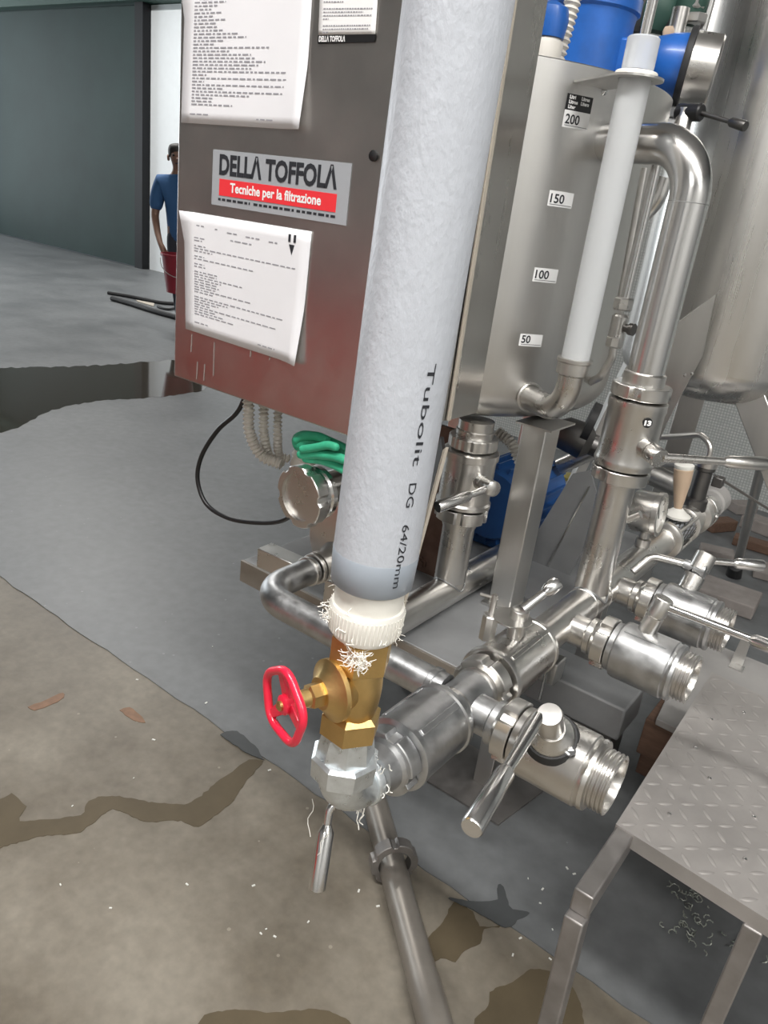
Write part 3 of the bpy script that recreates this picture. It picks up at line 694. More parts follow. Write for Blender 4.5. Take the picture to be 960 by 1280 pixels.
# valve B, in line behind the cross
vB = thing('butterfly_valve', 'steel in-line valve with an upright twin-post stem behind the pipe cross', 'valve', mp(1.08) - V((0, 0, .06)), 'steel valves of the manifold')
part('coupling_nut', MB().nut(mp(.985), Y_, .034, .0500, 0, .026, 5, .006), 'steel', vB)
part('ferrule', MB().lathe(mp(.968), Y_, [(0, .033), (.004, .0385), (.012, .0385), (.018, .034), (.05, .034)], 36), 'steel', vB)
part('body', MB().lathe(mp(1.018), Y_, [(0, .046), (0, .0545), (.004, .0560), (.012, .0560), (.014, .0520), (.148, .0515), (.150, .0535), (.158, .0535), (.160, .050), (.168, .036)], 48), 'steel', vB)
part('body_rib', MB().bar(mp(1.035) + V((.026, 0, .046)), mp(1.165) + V((.026, 0, .046)), .008, .006, (.5, 0, .86)), 'steel', vB, bevel=.001)
sB = V((MX - .016, 1.075, MZ))
part('stem', MB().lathe(sB + V((.014, .02, .048)), Z_, [(0, .0155), (.030, .0155), (.031, .0125), (.035, .0125), (.036, .0155), (.056, .0155), (.058, .013)], 24), 'steel', vB)
part('stem_post', MB().lathe(sB + V((-.026, -.005, .040)), Z_, [(0, .0145), (.045, .0145), (.047, .0125)], 8), 'steel', vB, smooth=20)
pin = part('locking_pin', MB().cyl(sB + V((-.026, -.005, .085)), sB + V((-.026, -.005, .125)), .0055, seg=12), 'steel', vB)
part('pin_arm', MB().cyl(sB + V((-.050, -.012, .119)), sB + V((-.020, -.003, .119)), .0028, seg=8), 'steel', pin)
part('index_plate', MB().lathe(sB + V((.006, .012, .086)), Z_, [(0, .001), (0, .034), (.003, .034), (.003, .001)], 20), 'steel', vB)
l0 = sB + V((.016, .022, .104)); l1 = atZ(697, 728, .88)
lever(vB, l0, l1, .62, .0075, .0120)
# outlet valves 1..3
def outlet(yb, label, stem_dir, stem_x, worn):
    o0 = V((MX, yb, MZ)); m = 'steel_worn' if worn else 'steel'
    t = thing('outlet_valve', label, 'valve', o0 + V((.17, 0, -.056)), 'outlet valves of the manifold')
    part('liner', MB().lathe(o0, X_, [(.072, .029), (.072, .034), (.082, .0415), (.086, .0415), (.086, .029)], 36), 'steel', t)
    part('coupling_nut', MB().nut(o0, X_, .034, .0500, .082, .106, 4, .007, phase=.5), 'steel', t)
    part('body', MB().lathe(o0, X_, [(.107, .036), (.108, .0455), (.118, .047), (.122, .0530), (.128, .0545), (.216, .0545), (.218, .0520), (.223, .0520), (.225, .0535), (.231, .0525), (.233, .044)], 48), m, t)
    rb = MB().bar(o0 + V((.128, -.0225, .0490)), o0 + V((.205, -.0225, .0490)), .003, .004, (0, -.4, .9))
    part('body_rib', rb, m, t)
    part('threaded_end', MB().lathe(o0, X_, thread_prof(.232, .258, .0450, .0395, 4) + [(.250, .038), (.19, .036), (.19, .030)], 48), 'steel', t)
    sd = V(stem_dir).normalized(); so = o0 + V((stem_x, 0, 0))
    return t, so, sd
t1, so, sd = outlet(.927, 'lowest outlet valve with a black numbered ring and long chrome lever', (.02, -.52, .85), .162, False)
part('seat_ring', MB().lathe(so, sd, [(.044, .040), (.050, .0400), (.058, .036), (.058, .030)], 40), 'rubber', t1)
part('dome', MB().lathe(so, sd, [(.044, .034), (.058, .0335), (.066, .029), (.072, .0225), (.078, .0200)], 40), 'steel', t1)
part('stem_cap', MB().lathe(so, sd, [(.074, .0185), (.118, .0180), (.121, .0165), (.1215, .001)], 32), 'steel', t1)
vv = so + sd * .060
a_, u_, w_ = frame(sd, (1, -.3, 0)); nb = MB(); pn = so + sd * .0588 + u_ * .0335
nb.lathe(pn, sd, [(0, .0085), (.0008, .0085), (.0009, .001)], 20); bd = part('number_badge', nb, 'black_plastic', t1)
tx = MB(); text_on(tx, '14', pn + sd * .0015 - u_ * .001 - w_ * .0065 - u_ * .003, w_, u_, .011, .0006, .012); part('lettering', tx, 'sticker_white', bd, smooth=0, recalc=False)
c1 = so + sd * .108
lever(t1, c1 + V((-.012, -.010, .0)), atZ(589, 1036, c1.z - .02), .52, .0080, .0125)
t2, so, sd = outlet(1.297, 'middle outlet valve, dull body, with a long lever reaching over the checker plate', (.15, .12, .9), .150, True)
part('stem', MB().lathe(so, sd, [(.045, .0165), (.085, .0165), (.086, .0135), (.091, .0135), (.092, .0175), (.122, .0175), (.124, .016)], 28), 'steel', t2)
c2 = so + sd * .110
lever(t2, c2 + V((.012, 0, 0)), c2 + V((.30, -.012, .008)), .50, .0070, .0115)
t3, so, sd = outlet(1.54, 'farthest outlet valve, with a slotted stem beside the pressure gauge', (.1, .55, .85), .150, True)
part('stem', MB().lathe(so, sd, [(.045, .0215), (.085, .0215), (.086, .0160), (.098, .0160), (.099, .0215), (.135, .0215), (.137, .019)], 28), 'steel', t3)
part('stem_slot', MB().lathe(so, sd, [(.0855, .0165), (.0985, .0165)], 28), 'black_plastic', t3)
c3 = so + sd * .122
lever(t3, c3 + V((.012, .012, 0)), c3 + V((.10, .085, .0)), .45, .0065, .0115)
part('bleed_tube', MB().tube(fillet([so + V((-.105, .0, .05)), so + V((-.085, .035, .085)), so + V((-.01, .055, .085))], .03, 8), .0085, 14), 'steel', t3)
part('bleed_fitting', MB().lathe(so + V((-.02, .052, .085)), X_, [(0, .012), (.02, .012), (.022, .017), (.045, .017), (.047, .013)], 20), 'steel_worn', t3)
# ------------------------------------------------------------------ far end of the manifold
g0 = mp(1.745)
gz = thing('pressure_gauge', 'round pressure gauge standing on the header pipe', 'gauge', g0 + V((0, 0, .03)))
part('stem', MB().lathe(g0 + V((-.004, 0, .030)), Z_, [(0, .016), (.004, .0175), (.022, .0175), (.024, .012), (.05, .012)], 20), 'steel', gz)
gc = g0 + V((-.002, .0, .118)); gd = V((.985, .04, .10)).normalized()
part('case', MB().lathe(gc, gd, [(-.040, .001), (-.040, .047), (-.036, .0495), (.012, .0495), (.014, .046)], 40), 'steel', gz)
part('bezel', MB().ring(gc, gd, .043, .0525, .010, .024), 'steel', gz)
dl = part('dial', MB().lathe(gc, gd, [(.015, .044), (.016, .044), (.0162, .001)], 36), 'dial', gz)
a_, u_, w_ = frame(gd); nd = MB().bar(gc + gd * .018 - u_ * .01, gc + gd * .018 + (u_ + w_ * .5) * .028, .003, .001, gd)
part('needle', nd, 'black_plastic', dl)
for k in range(9):
    q = -2.2 + k * .55; d_ = u_ * math.cos(q) + w_ * math.sin(q)
    part('tick', MB().bar(gc + gd * .0168 + d_ * .034, gc + gd * .0168 + d_ * .041, .002, .0006, gd), 'black_plastic', dl, smooth=0)
sg = thing('sight_glass', 'caged sight glass section of the header pipe behind the gauge', 'sight glass', mp(2.0) - V((0, 0, .05)))
for y_ in (1.905, 2.065):
    part('flange', MB().lathe(mp(y_), Y_, [(0, .030), (0, .042), (.004, .050), (.018, .050), (.022, .044), (.028, .044), (.028, .030)], 40), 'steel', sg)
part('glass', MB().lathe(mp(1.93), Y_, [(0, .037), (.138, .037), (.138, .033), (0, .033)], 36, closed=True), 'cap_milky', sg)
cg = MB()
for k in range(22):
    q = 2 * PI * k / 22; d_ = V((math.cos(q), 0, math.sin(q)))
    for s in (-1, 1):
        cg.tube([mp(1.93 + .138 * j / 8) + Matrix.Rotation(s * j * .1, 3, 'Y') @ d_ * .040 for j in range(9)], .0012, 5)
part('mesh_sleeve', cg, 'steel_dark', sg, kind='stuff', recalc=False)
for k in range(4):
    q = PI / 4 + PI / 2 * k; d_ = V((math.cos(q), 0, math.sin(q)))
    part('tie_rod', MB().cyl(mp(1.92) + d_ * .047, mp(2.075) + d_ * .047, .005, seg=10), 'steel', sg)
tz = thing('tap_nozzle', 'tan tapered plastic nozzle standing upright on the sight glass', 'nozzle', mp(1.985) + V((0, 0, .05)))
nb0 = mp(1.985) + V((0, 0, .052))
part('cone', MB().lathe(nb0, (-.11, -.03, 1), [(.018, .010), (.03, .012), (.090, .0215), (.100, .0225), (.125, .0240), (.128, .021)], 28), 'tan_plastic', tz)
part('cap', MB().lathe(nb0, (-.11, -.03, 1), [(.126, .0225), (.130, .0245), (.136, .0245), (.139, .019)], 28), 'dial', tz)
part('saddle', MB().lathe(nb0, Z_, [(-.004, .034), (.002, .035), (.010, .022), (.02, .011)], 28), 'dial', tz)
vC = thing('end_valve', 'dark stemmed end valve at the far end of the header pipe', 'valve', mp(2.22) - V((0, 0, .05)))
part('body', MB().lathe(mp(2.095), Y_, [(0, .03), (0, .044), (.03, .044), (.034, .038), (.07, .038), (.074, .052), (.10, .052), (.104, .044), (.13, .044)], 40), 'steel', vC)
part('coupling_nut', MB().nut(mp(2.225), Y_, .03, .053, 0, .030, 5, .007), 'steel', vC)
part('hose_tail', MB().lathe(mp(2.255), Y_, [(0, .043), (.05, .044), (.054, .040), (.075, .040), (.08, .046), (.15, .046), (.152, .03)], 36), 'board_grey', vC)
part('stem', MB().lathe(mp(2.15) + V((0, 0, .03)), Z_, [(0, .032), (.03, .032), (.034, .0235), (.112, .0225), (.115, .0275), (.128, .0275), (.130, .020)], 28), 'steel_dark', vC)
part('stem_cap', MB().lathe(mp(2.15) + V((0, 0, .155)), Z_, [(0, .030), (.016, .030), (.020, .024), (.022, .010)], 28), 'steel', vC)
hb = mp(2.15) + V((0, 0, .175))
ex = atY(800, 549, 2.22)
part('air_tube', MB().tube(fillet([hb, hb + V((0, 0, .040)), hb + V((-.04, .02, .055)), ex], .03, 8), .0085, 12), 'steel', vC)
part('handle', MB().bar(mp(2.17) + V((.02, .01, .13)), mp(2.22) + V((.20, .05, .045)), .012, .006), 'steel_dark', vC)
part('clamp', MB().box(mp(2.18) + V((.035, .01, .112)), .014, .016, .014), 'steel_dark', vC, bevel=.003)

# ================================================================== LOWER FRONT PIPE, PUMP AND CAP
fp = thing('bent_pipe', 'bare steel pipe running to a U-bend under the cabinet', 'pipe', V((-.7, .945, .70)))
pth = fillet([V((MX - .034, .937, MZ)), V((-.905, .937, MZ)), V((-.905, 1.085, MZ))], .068, 12)
part('pipe', MB().tube(pth, .0275, 28), 'steel_worn', fp)
part('joint_collar', MB().ring(V((-.905, 1.07, MZ)), Y_, .026, .031, 0, .008), 'steel', fp)
part('joint_collar', MB().ring(V((-.905, 1.088, MZ)), Y_, .026, .033, 0, .010), 'steel', fp)
part('joint_collar', MB().ring(V((MX - .05, .937, MZ)), -X_, .026, .0305, 0, .012), 'steel_worn', fp)
pu = thing('pump', 'stainless pump casing behind the U-bend', 'pump', V((-.86, 1.2, .62)))
part('inlet', MB().lathe(V((-.905, 1.10, MZ)), Y_, [(0, .034), (.01, .034), (.012, .030), (.04, .030), (.06, .045)], 32), 'steel', pu)
part('volute', MB().lathe(V((-.885, 1.155, .78)), Y_, [(0, .06), (.004, .098), (.012, .104), (.07, .104), (.075, .09), (.078, .02)], 48), 'steel', pu)
part('foot', slab(-.93, -.84, 1.16, 1.23, .60, .68), 'steel', pu, bevel=.004)
part('discharge', MB().tube([V((-.80, 1.195, .78)), V((-.80, 1.195, .93))], .028, 24), 'steel', pu)
cp = thing('blank_cap', 'round blank steel cap with a slotted nut closing a pipe end', 'pipe cap', V((-.868, 1.02, .87)))
cc = atY(376, 621, .995); cax = V((.10, 1, .02))
part('disc', MB().lathe(cc, cax, [(0, .001), (0, .046), (.003, .047), (.006, .048)], 40), 'steel', cp)
part('coupling_nut', MB().nut(cc, cax, .045, .0590, -.007, .018, 6, .005, phase=.25), 'steel', cp)
part('liner', MB().lathe(cc, cax, [(.018, .038), (.018, .052), (.028, .052), (.032, .047), (.036, .051), (.046, .051), (.05, .036), (.15, .034)], 36), 'chrome', cp)
# green glove
gl = thing('work_glove', 'crumpled green rubber work glove lying on the capped pipe', 'glove', cc + V((.03, .05, .045)))
def gpt(px, py, y): return atY(px, py, y)
palm = skin_obj('palm', [[(gpt(366, 556, 1.03), (.012, .020)), (gpt(380, 549, 1.03), (.016, .022)), (gpt(400, 556, 1.04), (.017, .024)), (gpt(420, 566, 1.05), (.018, .026)), (gpt(438, 574, 1.06), (.018, .024))]], 'glove_green', None)
fing = [[(375, 562), (392, 560), (410, 556), (424, 560)], [(372, 568), (395, 568), (416, 570), (436, 576)], [(378, 573), (402, 575), (420, 582), (438, 592)], [(368, 552), (380, 545), (396, 545), (412, 552)]]
objs = [palm]
for i, ch in enumerate(fing): objs.append(skin_obj('finger', [[(gpt(x, y, 1.005 + .006 * i), .0085 + .001 * (i % 2)) for x, y in ch]], 'glove_green', None))
for o in objs:
    o.data.transform(Matrix.Translation(-gl.location)); o.parent = gl
# skid and tray
tr_ = thing('machine_skid', 'grey sheet tray on square legs carrying the pump under the cabinet', 'machine frame', V((-.87, 1.6, FZ)))
part('tray', slab(-1.22, -.56, 1.20, 2.25, .565, .60), 'grey_paint', tr_, bevel=.003)
part('tray_edge', slab(-1.22, -.56, 1.192, 1.1995, .545, .60), 'steel_brown', tr_)
for x, y in ((-1.17, 2.1), (-.62, 2.1), (-1.17, 1.62), (-.66, 1.62)): part('leg', slab(x - .025, x + .025, y - .025, y + .025, FZ, .565), 'steel_satin', tr_, bevel=.002)
po = thing('support_post', 'square steel post standing on the tray under the tank', 'post', V((-.665, 1.525, .60)))
part('post', MB().box((-.665, 1.525, .8235), .029, .036, .2225), 'steel_satin', po, bevel=.003)
for x_, y_, w_ in ((-1.13, 1.98, 'in the far corner of the tray under the tank'), (-.93, 2.06, 'directly behind the blue motor')):
    pz = thing('support_post', 'square steel post ' + w_, 'post', V((x_, y_, .60)), 'rear tank posts')
    part('post', MB().box((x_, y_, .8235), .025, .025, .2225), 'steel_satin', pz, bevel=.003)
    part('foot_plate', slab(x_ - .04, x_ + .04, y_ - .04, y_ + .04, .6005, .606), 'steel_satin', pz)
part('foot_plate', slab(-.705, -.625, 1.475, 1.575, .6005, .606), 'steel_satin', po)
part('head_plate', slab(-.70, -.615, 1.465, 1.585, 1.046, 1.05), 'steel_satin', po)
sq = MB().bar(atZ(330, 693, .70), atZ(330, 693, .70) + V((.10, .004, 0)), .045, .045)
solo('square_tube', sq, 'steel', 'short square steel tube sticking out beside the pump', 'tube', bevel=.002)
# low suction pipe on the tray and the tank drain
LX, LZ = -.757, .642
lp = thing('suction_pipe', 'wide steel suction pipe lying on the tray under the tank', 'pipe', V((LX, 1.5, .602)))
part('run', MB().lathe(V((LX, 1.150, LZ)), Y_, [(0, .03), (0, .0355), (.57, .0355), (.57, .03)], 32), 'steel', lp)
part('ferrule', MB().lathe(V((LX, 1.142, LZ)), Y_, [(0, .030), (0, .043), (.006, .043), (.010, .0365)], 36), 'steel', lp)
part('riser', MB().lathe(V((LX, 1.40, LZ + .028)), Z_, [(0, .0360), (.130, .0360), (.145, .041), (.153, .041)], 32), 'steel', lp)
part('weld', MB().tube([V((LX + .0355 * math.cos(q), 1.40 + .0355 * math.sin(q), LZ + math.sqrt(max(0, .0365 ** 2 - (.0355 * math.cos(q)) ** 2)) + .001)) for q in [2 * PI * k / 32 for k in range(32)]], .002, 6, closed=True), 'steel_worn', lp)
dv = thing('drain_valve', 'upright steel valve with a short chrome lever under the tank', 'valve', V((LX, 1.40, .83)))
dz = V((LX, 1.40, 0))
part('lower_nut', MB().nut(dz, Z_, .036, .0585, .824, .852, 5, .006), 'steel', dv)
part('body', MB().lathe(dz, Z_, [(.854, .05), (.858, .0605), (.866, .0605), (.870, .0565), (.964, .0565), (.966, .0605), (.980, .0605), (.984, .052)], 48), 'steel', dv)
part('upper_nut', MB().nut(dz, Z_, .033, .0530, .988, 1.012, 16, .002, 96), 'steel', dv)
part('neck', MB().lathe(dz, Z_, [(.980, .038), (1.012, .040), (1.026, .041), (1.028, .038), (1.047, .038)], 36), 'steel', dv)
sdv = V((.86, -.5, .10)).normalized(); s0 = dz + V((0, 0, .922))
part('stem', MB().lathe(s0, sdv, [(.050, .0165), (.070, .0165), (.071, .0135), (.074, .0135), (.075, .0165), (.110, .0165), (.112, .014)], 24), 'steel', dv)
cs = s0 + sdv * .098
lever(dv, cs, cs + V((-.045, -.125, -.028)), .40, .0070, .0115)
# ribbed hose behind the drain valve
a = atY(622, 540, 1.62); b = atY(655, 582, 1.62)
solo('ribbed_hose', ribbed([a, a.lerp(b, .4) + V((.006, 0, .008)), a.lerp(b, .8), b + V((.005, .02, -.03))], .0125, .009, .002), 'conduit', 'short pale ribbed hose beside the drain valve', 'hose')
# leaning sheet
shp = thing('leaning_sheet', 'thin corrugated board leaning edge-on beside the insulated pipe', 'board', atY(497, 765, 1.13) - V((0, 0, .05)))
c1, c2 = atY(553, 562, 1.16), atY(497, 768, 1.16)
c3, c4 = c2 + V((-.05, .07, .0)), c1 + V((-.05, .07, 0))
mb = MB().prism([c1, c2, c3, c4], V((.006, .002, 0))); part('face', mb, 'black_plastic', shp, smooth=0)
mb = MB().prism([c1 + V((.006, .002, 0)), c2 + V((.006, .002, 0)), c2 + V((.016, -.006, .002)), c1 + V((.016, -.006, .01))], V((-.004, -.004, 0))); part('edge', mb, 'cardboard', shp, smooth=0, label='pale corrugated edge')
rp = thing('bolted_plate', 'rusty brown plate with a bolt beside the suction pipe', 'plate', V((-.87, 1.47, .60)))
part('plate', slab(-.97, -.80, 1.50, 1.512, .60, .98), 'rust_plate', rp)
q = atY(527, 703, 1.50); part('bolt', MB().lathe(q, (0, -1, 0), [(0, .016), (.004, .016), (.004, .011), (.012, .010), (.013, .004)], 6), 'rust_plate', rp)
# blue motor
bm_ = thing('electric_motor', 'dark blue finned electric motor on the tray under the tank', 'motor', V((-.86, 1.86, .60)))
mo = V((-.86, 1.735, .735)); 
part('housing', MB().lathe(mo, Y_, [(0, .02), (0, .092), (.01, .098), (.27, .098), (.28, .06)], 40), 'navy_paint', bm_)
for k in range(20):
    q = 2 * PI * k / 20; d_ = V((math.cos(q), 0, math.sin(q))); part('cooling_fin', MB().bar(mo + V((0, .015, 0)) + d_ * .104, mo + V((0, .255, 0)) + d_ * .104, .004, .020, d_), 'navy_paint', bm_, smooth=0)
part('foot', slab(-.94, -.78, 1.78, 1.97, .601, .645), 'navy_paint', bm_)

# ================================================================== DOSING TANK WITH LEVEL TUBE
TC = V((-1.043, 1.661, 0)); TR = .424
tk = thing('dosing_tank', 'round stainless tank with litre labels beside the control cabinet', 'tank', TC + V((0, 0, 1.05)))
cr = [(1.05 + .07 * (1 - math.cos(PI / 2 * k / 8)), TR - .07 + .07 * math.sin(PI / 2 * k / 8)) for k in range(9)]
part('shell', MB().lathe(TC, Z_, [(1.050, .02)] + cr + [(1.3, TR), (1.5, TR), (1.712, TR), (1.714, TR - .003), (1.712, TR - .006), (1.62, TR - .006)], 128), 'steel_satin', tk, smooth=50)
part('lid', MB().lathe(TC, Z_, [(1.640, .02), (1.640, TR - .007), (1.652, TR - .007), (1.652, .02)], 64), 'steel_satin', tk)
def on_tank(px, py, off=.0012):
    r = ray(px, py); a = r.x * r.x + r.y * r.y; b = -(r.x * TC.x + r.y * TC.y); c = TC.x ** 2 + TC.y ** 2 - (TR + off) ** 2
    return CAM + r * ((-b - math.sqrt(b * b - a * c)) / a)
def tank_xy(ang, off): return TC + V((math.cos(ang), math.sin(ang), 0)) * (TR + off)
def tank_label(cpx, w_, h, txt, size, wtxt, top=None):
    p = on_tank(*cpx); a0 = math.atan2(p.y - TC.y, p.x - TC.x); da = w_ / TR
    def patch_(a1, a2, z1, z2, off, th=.0006):
        vs = []; fs = []; n = 8
        for k in range(n + 1):
            a = a1 + (a2 - a1) * k / n
            vs += [tank_xy(a, off) + V((0, 0, z1)), tank_xy(a, off) + V((0, 0, z2))]
        for k in range(n): fs.append((2 * k, 2 * k + 2, 2 * k + 3, 2 * k + 1))
        return MB().add(vs, fs)
    o = part('level_label', patch_(a0 - da / 2, a0 + da / 2, p.z, p.z + h, .0008), 'sticker_white', tk, smooth=60, label='white level label reading %s' % txt)
    vs, fs = text_mesh(txt, size, .0004, 0, wtxt)
    part('lettering', MB().add([tank_xy(a0 - da / 2 + (.004 + q.x) / TR, .0014) + V((0, 0, p.z + .0065 + q.y)) for q in vs], fs), 'ink', o, smooth=0, recalc=False)
    part('rule_line', patch_(a0 - da / 2 + .004 / TR, a0 + da / 2 - .002 / TR, p.z + .003, p.z + .0038, .0014), 'ink', o, smooth=0)
    if top:
        part('black_header', patch_(a0 - da / 2, a0 + da / 2, p.z + h, p.z + h + .026, .0008), 'black_plastic', o, smooth=60)
        tm = MB()
        for row, (l_, r_) in enumerate((('Litri', 'Litres'), ('Litros', 'Liters'), ('Liter', ''))):
            for word, x0 in ((l_, .005), (r_, .030)):
                if word:
                    vs, fs = text_mesh(word, .0078, .0004)
                    tm.add([tank_xy(a0 - da / 2 + (x0 + q.x) / TR, .0014) + V((0, 0, p.z + h + .0185 - row * .0078 + q.y)) for q in vs], fs)
        part('lettering', tm, 'sticker_white', o, smooth=0, recalc=False)
tank_label((718.5, 161), .055, .028, '200', .022, .030, True)
tank_label((699.5, 259), .054, .027, '150', .022, .030)
tank_label((680.5, 353), .054, .026, '100', .022, .030)
tank_label((662.5, 433), .052, .024, '50', .021, .020)
# level tube
TX = -.565; tb = atX(718, 447, TX); tt = atX(797, 92, TX); TY = (tb.y + tt.y) / 2
lt = thing('level_tube', 'milky upright level tube with a steel elbow on the tank front', 'level gauge', V((TX, TY, 1.08)))
zb = tb.z - .004; ztop = 1.745
part('tube', MB().lathe(V((TX, TY, zb)), Z_, [(0, .0235), (0, .0262), (ztop - zb - .055, .0262), (ztop - zb - .055, .0235)], 40), 'tube_milky', lt)
zr = 1.695
part('cap', MB().lathe(V((TX, TY, zr)), Z_, [(0, .0255), (.004, .0262), (.046, .0262), (.048, .024), (.048, .012)], 36), 'cap_milky', lt)
part('washer', MB().ring(V((TX, TY, zr)), Z_, .0265, .0345, -.010, -.002), 'pvc_white', lt)
part('float_rod', MB().cyl((TX, TY, zr + .05), (TX + .006, TY, 2.05), .0085, seg=14), 'chrome', lt)
nb = on_tank(655, 493, -.02); nd_ = V((nb.x - TC.x, nb.y - TC.y, 0)).normalized()
pth = fillet([nb, V((TX, TY, 0)) * 1 + V((0, 0, nb.z)) , V((TX, TY, zb + .01))], .062, 12)
part('elbow', MB().tube(pth, .0245, 28), 'steel', lt)
part('weld_ring', MB().tube([nb + nd_ * .022 + (V((-nd_.y, nd_.x, 0)) * math.cos(q) + Z_ * math.sin(q)) * .0275 for q in [2 * PI * k / 28 for k in range(28)]], .0035, 8, closed=True), 'steel', lt)
part('collar', MB().lathe(V((TX, TY, zb - .030)), Z_, [(0, .0262), (.003, .0305), (.024, .0305), (.026, .0335), (.032, .0335), (.033, .027)], 36), 'steel', lt)
# bracket plate from tank rim
p0 = on_tank(738, 86, 0); aR = math.atan2(p0.y - TC.y, p0.x - TC.x)
br = thing('tube_bracket', 'small steel shelf on the tank rim holding the level tube top', 'bracket', V((TX, TY, zr - .014)))
dirb = (V((TX, TY, 0)) - V((p0.x, p0.y, 0))).normalized(); sdb = V((-dirb.y, dirb.x, 0))
tz_ = V((TX, TY, zr - .0135)); pz_ = V((p0.x, p0.y, zr - .0135)); bm2 = MB()
for s_, side in ((1, .045), (-1, .03)):          # two halves of one shelf, leaving the hole for the tube
    pl = [pz_, pz_ + sdb * (s_ * side)] + [tz_ + dirb * .046 * math.cos(a) + sdb * .046 * s_ * math.sin(a) for a in [PI / 2 * (1 - k / 8) for k in range(9)]]
    pl += [tz_ + dirb * .0282 * math.cos(a) + sdb * .0282 * s_ * math.sin(a) for a in [PI * k / 14 for k in range(15)]]
    bm2.prism(pl, (0, 0, .0036))
part('plate', bm2, 'steel_satin', br, smooth=0)
part('weld_bead', MB().lathe(V((p0.x, p0.y, zr - .016)) + sdb * .04, dirb, [(-.004, .001), (0, .007), (.004, .001)], 12), 'chrome', br)

# ------------------------------------------------------------------ motors on the tank
ag = thing('agitator_motor', 'bright blue upright motor standing on the tank lid', 'motor', V((-.86, 1.80, 1.652)))
ac = V((-.855, 1.775, 1.652))
part('flange', MB().lathe(ac, Z_, [(0, .11), (.014, .11), (.016, .10)], 40), 'blue_paint', ag)
part('housing', MB().lathe(ac, Z_, [(.016, .094), (.20, .096), (.215, .098), (.22, .104), (.245, .104), (.26, .07), (.34, .07)], 48), 'blue_paint', ag)
part('terminal_box', MB().box(ac + V((.10, .02, .12)), .022, .045, .05), 'blue_paint', ag, bevel=.006)
q = atY(697, 70, 1.57); q2 = atY(722, -20, 1.58)
solo('flexible_conduit', ribbed([V((q.x - .016, q.y, 1.6525)), q, q.lerp(q2, .5), q2, q2 + V((.01, 0, .08))], .0150, .0105, .0022), 'conduit', 'pale ribbed flexible conduit rising in front of the blue motor', 'conduit')
fl = thing('conduit_elbow', 'small blue capped junction at the cabinet edge above the tank', 'junction box', atY(686, 60, 1.50) - V((0, 0, .05)))
jc = atY(682, 40, 1.47)
part('body', MB().lathe(jc + V((-.02, .05, -.06)), (0, 0, 1), [(0, .03), (.05, .032), (.06, .026)], 20), 'conduit', fl)
part('cap', MB().lathe(jc + V((-.02, .05, .0)), (0, 0, 1), [(0, .03), (.03, .034), (.05, .030), (.06, .01)], 20), 'blue_paint', fl)
# side pump: blue bell, black ring, steel drum
sp = thing('transfer_pump', 'blue bell motor with black flange and stainless drum beside the vessel', 'pump', V((-.66, 1.98, 1.70)))
sc_ = atY(858, 84, 2.02); sax = V((.93, .30, -.06)).normalized()
part('bell', MB().lathe(sc_, sax, [(-.105, .02), (-.098, .040), (-.075, .054), (-.042, .064), (-.008, .068)], 40), 'blue_paint', sp)
part('flange', MB().lathe(sc_, sax, [(-.010, .06), (-.010, .080), (-.004, .083), (.004, .083), (.006, .077)], 48), 'rubber', sp)
part('drum', MB().lathe(sc_, sax, [(.005, .075), (.062, .073), (.066, .069), (.068, .02)], 48), 'steel', sp)
part('eye_bolt', MB().lathe(sc_ + V((-.06, -.0, .062)), (-.1, -.1, 1), [(0, .012), (.012, .014), (.02, .010)], 6), 'tan_plastic', sp)
for k, px in enumerate(((836, 140), (838, 156))):
    q = atY(*px, 2.0); part('union_nut', MB().lathe(q - V((0, 0, .012)), Z_, [(0, .024), (.003, .026), (.020, .026), (.023, .022)], 6, None, .3 * k), 'steel_worn', sp, smooth=20)
part('bearing_stand', MB().cyl(atY(836, 175, 2.01), sc_ + V((-.03, 0, -.09)), .018, seg=20), 'steel', sp)
kn = thing('lever_tap', 'small tap with a black knob and dark steel lever in front of the vessel', 'tap', atY(850, 160, 1.96))
q = atY(861, 148, 1.87)
part('spindle', MB().lathe(q + V((-.01, .0, -.05)), Z_, [(0, .018), (.05, .018), (.055, .014), (.07, .014)], 20), 'steel', kn)
part('pipe_stub', MB().cyl(q + V((-.01, 0, -.03)), atY(838, 160, 2.0), .012, seg=16), 'steel', kn)
part('knob', MB().lathe(q + V((-.03, .01, .012)), V((1, -.25, .0)), [(0, .016), (.004, .018), (.055, .018), (.058, .015)], 24), 'black_plastic', kn)
e = atY(932, 158, 1.83); lever(kn, q + V((.02, 0, .012)), e, .66, .0045, .0095, 'steel_dark')
# things behind the blue motor, top of frame: dark valve bonnets and rods
dg = thing('valve_cluster', 'dark green and black valve bonnets above the blue pump', 'valve', atY(850, 20, 2.05))
for px, r_, m in (((822, 18), .050, 'beam_green'), ((838, 40), .026, 'rubber'), ((862, 8), .038, 'beam_green'), ((795, 20), .05, 'rubber')):
    q = atY(*px, 2.15); part('bonnet', MB().lathe(q - V((0, 0, .04)), V((.2, -.2, 1)), [(0, r_ * .5), (.01, r_ * .9), (.05, r_), (.08, r_ * .8), (.10, r_ * .3)], 20), m, dg)
for px in ((868, 6), (870, 24)):
    q = atY(*px, 2.13); part('hex_nut', MB().lathe(q - V((0, 0, .01)), Z_, [(0, .022), (.003, .025), (.020, .025), (.022, .02)], 6), 'steel', dg, smooth=20)
q = atY(883, 20, 2.15); part('rod', MB().cyl(q - V((0, 0, .03)), q + V((.01, 0, .2)), .010, seg=14), 'chrome', dg)
part('carrier_pipe', MB().cyl(atY(852, 10, 2.08), atY(852, 10, 2.08) - V((0, 0, .16)), .02, seg=16), 'steel', dg)

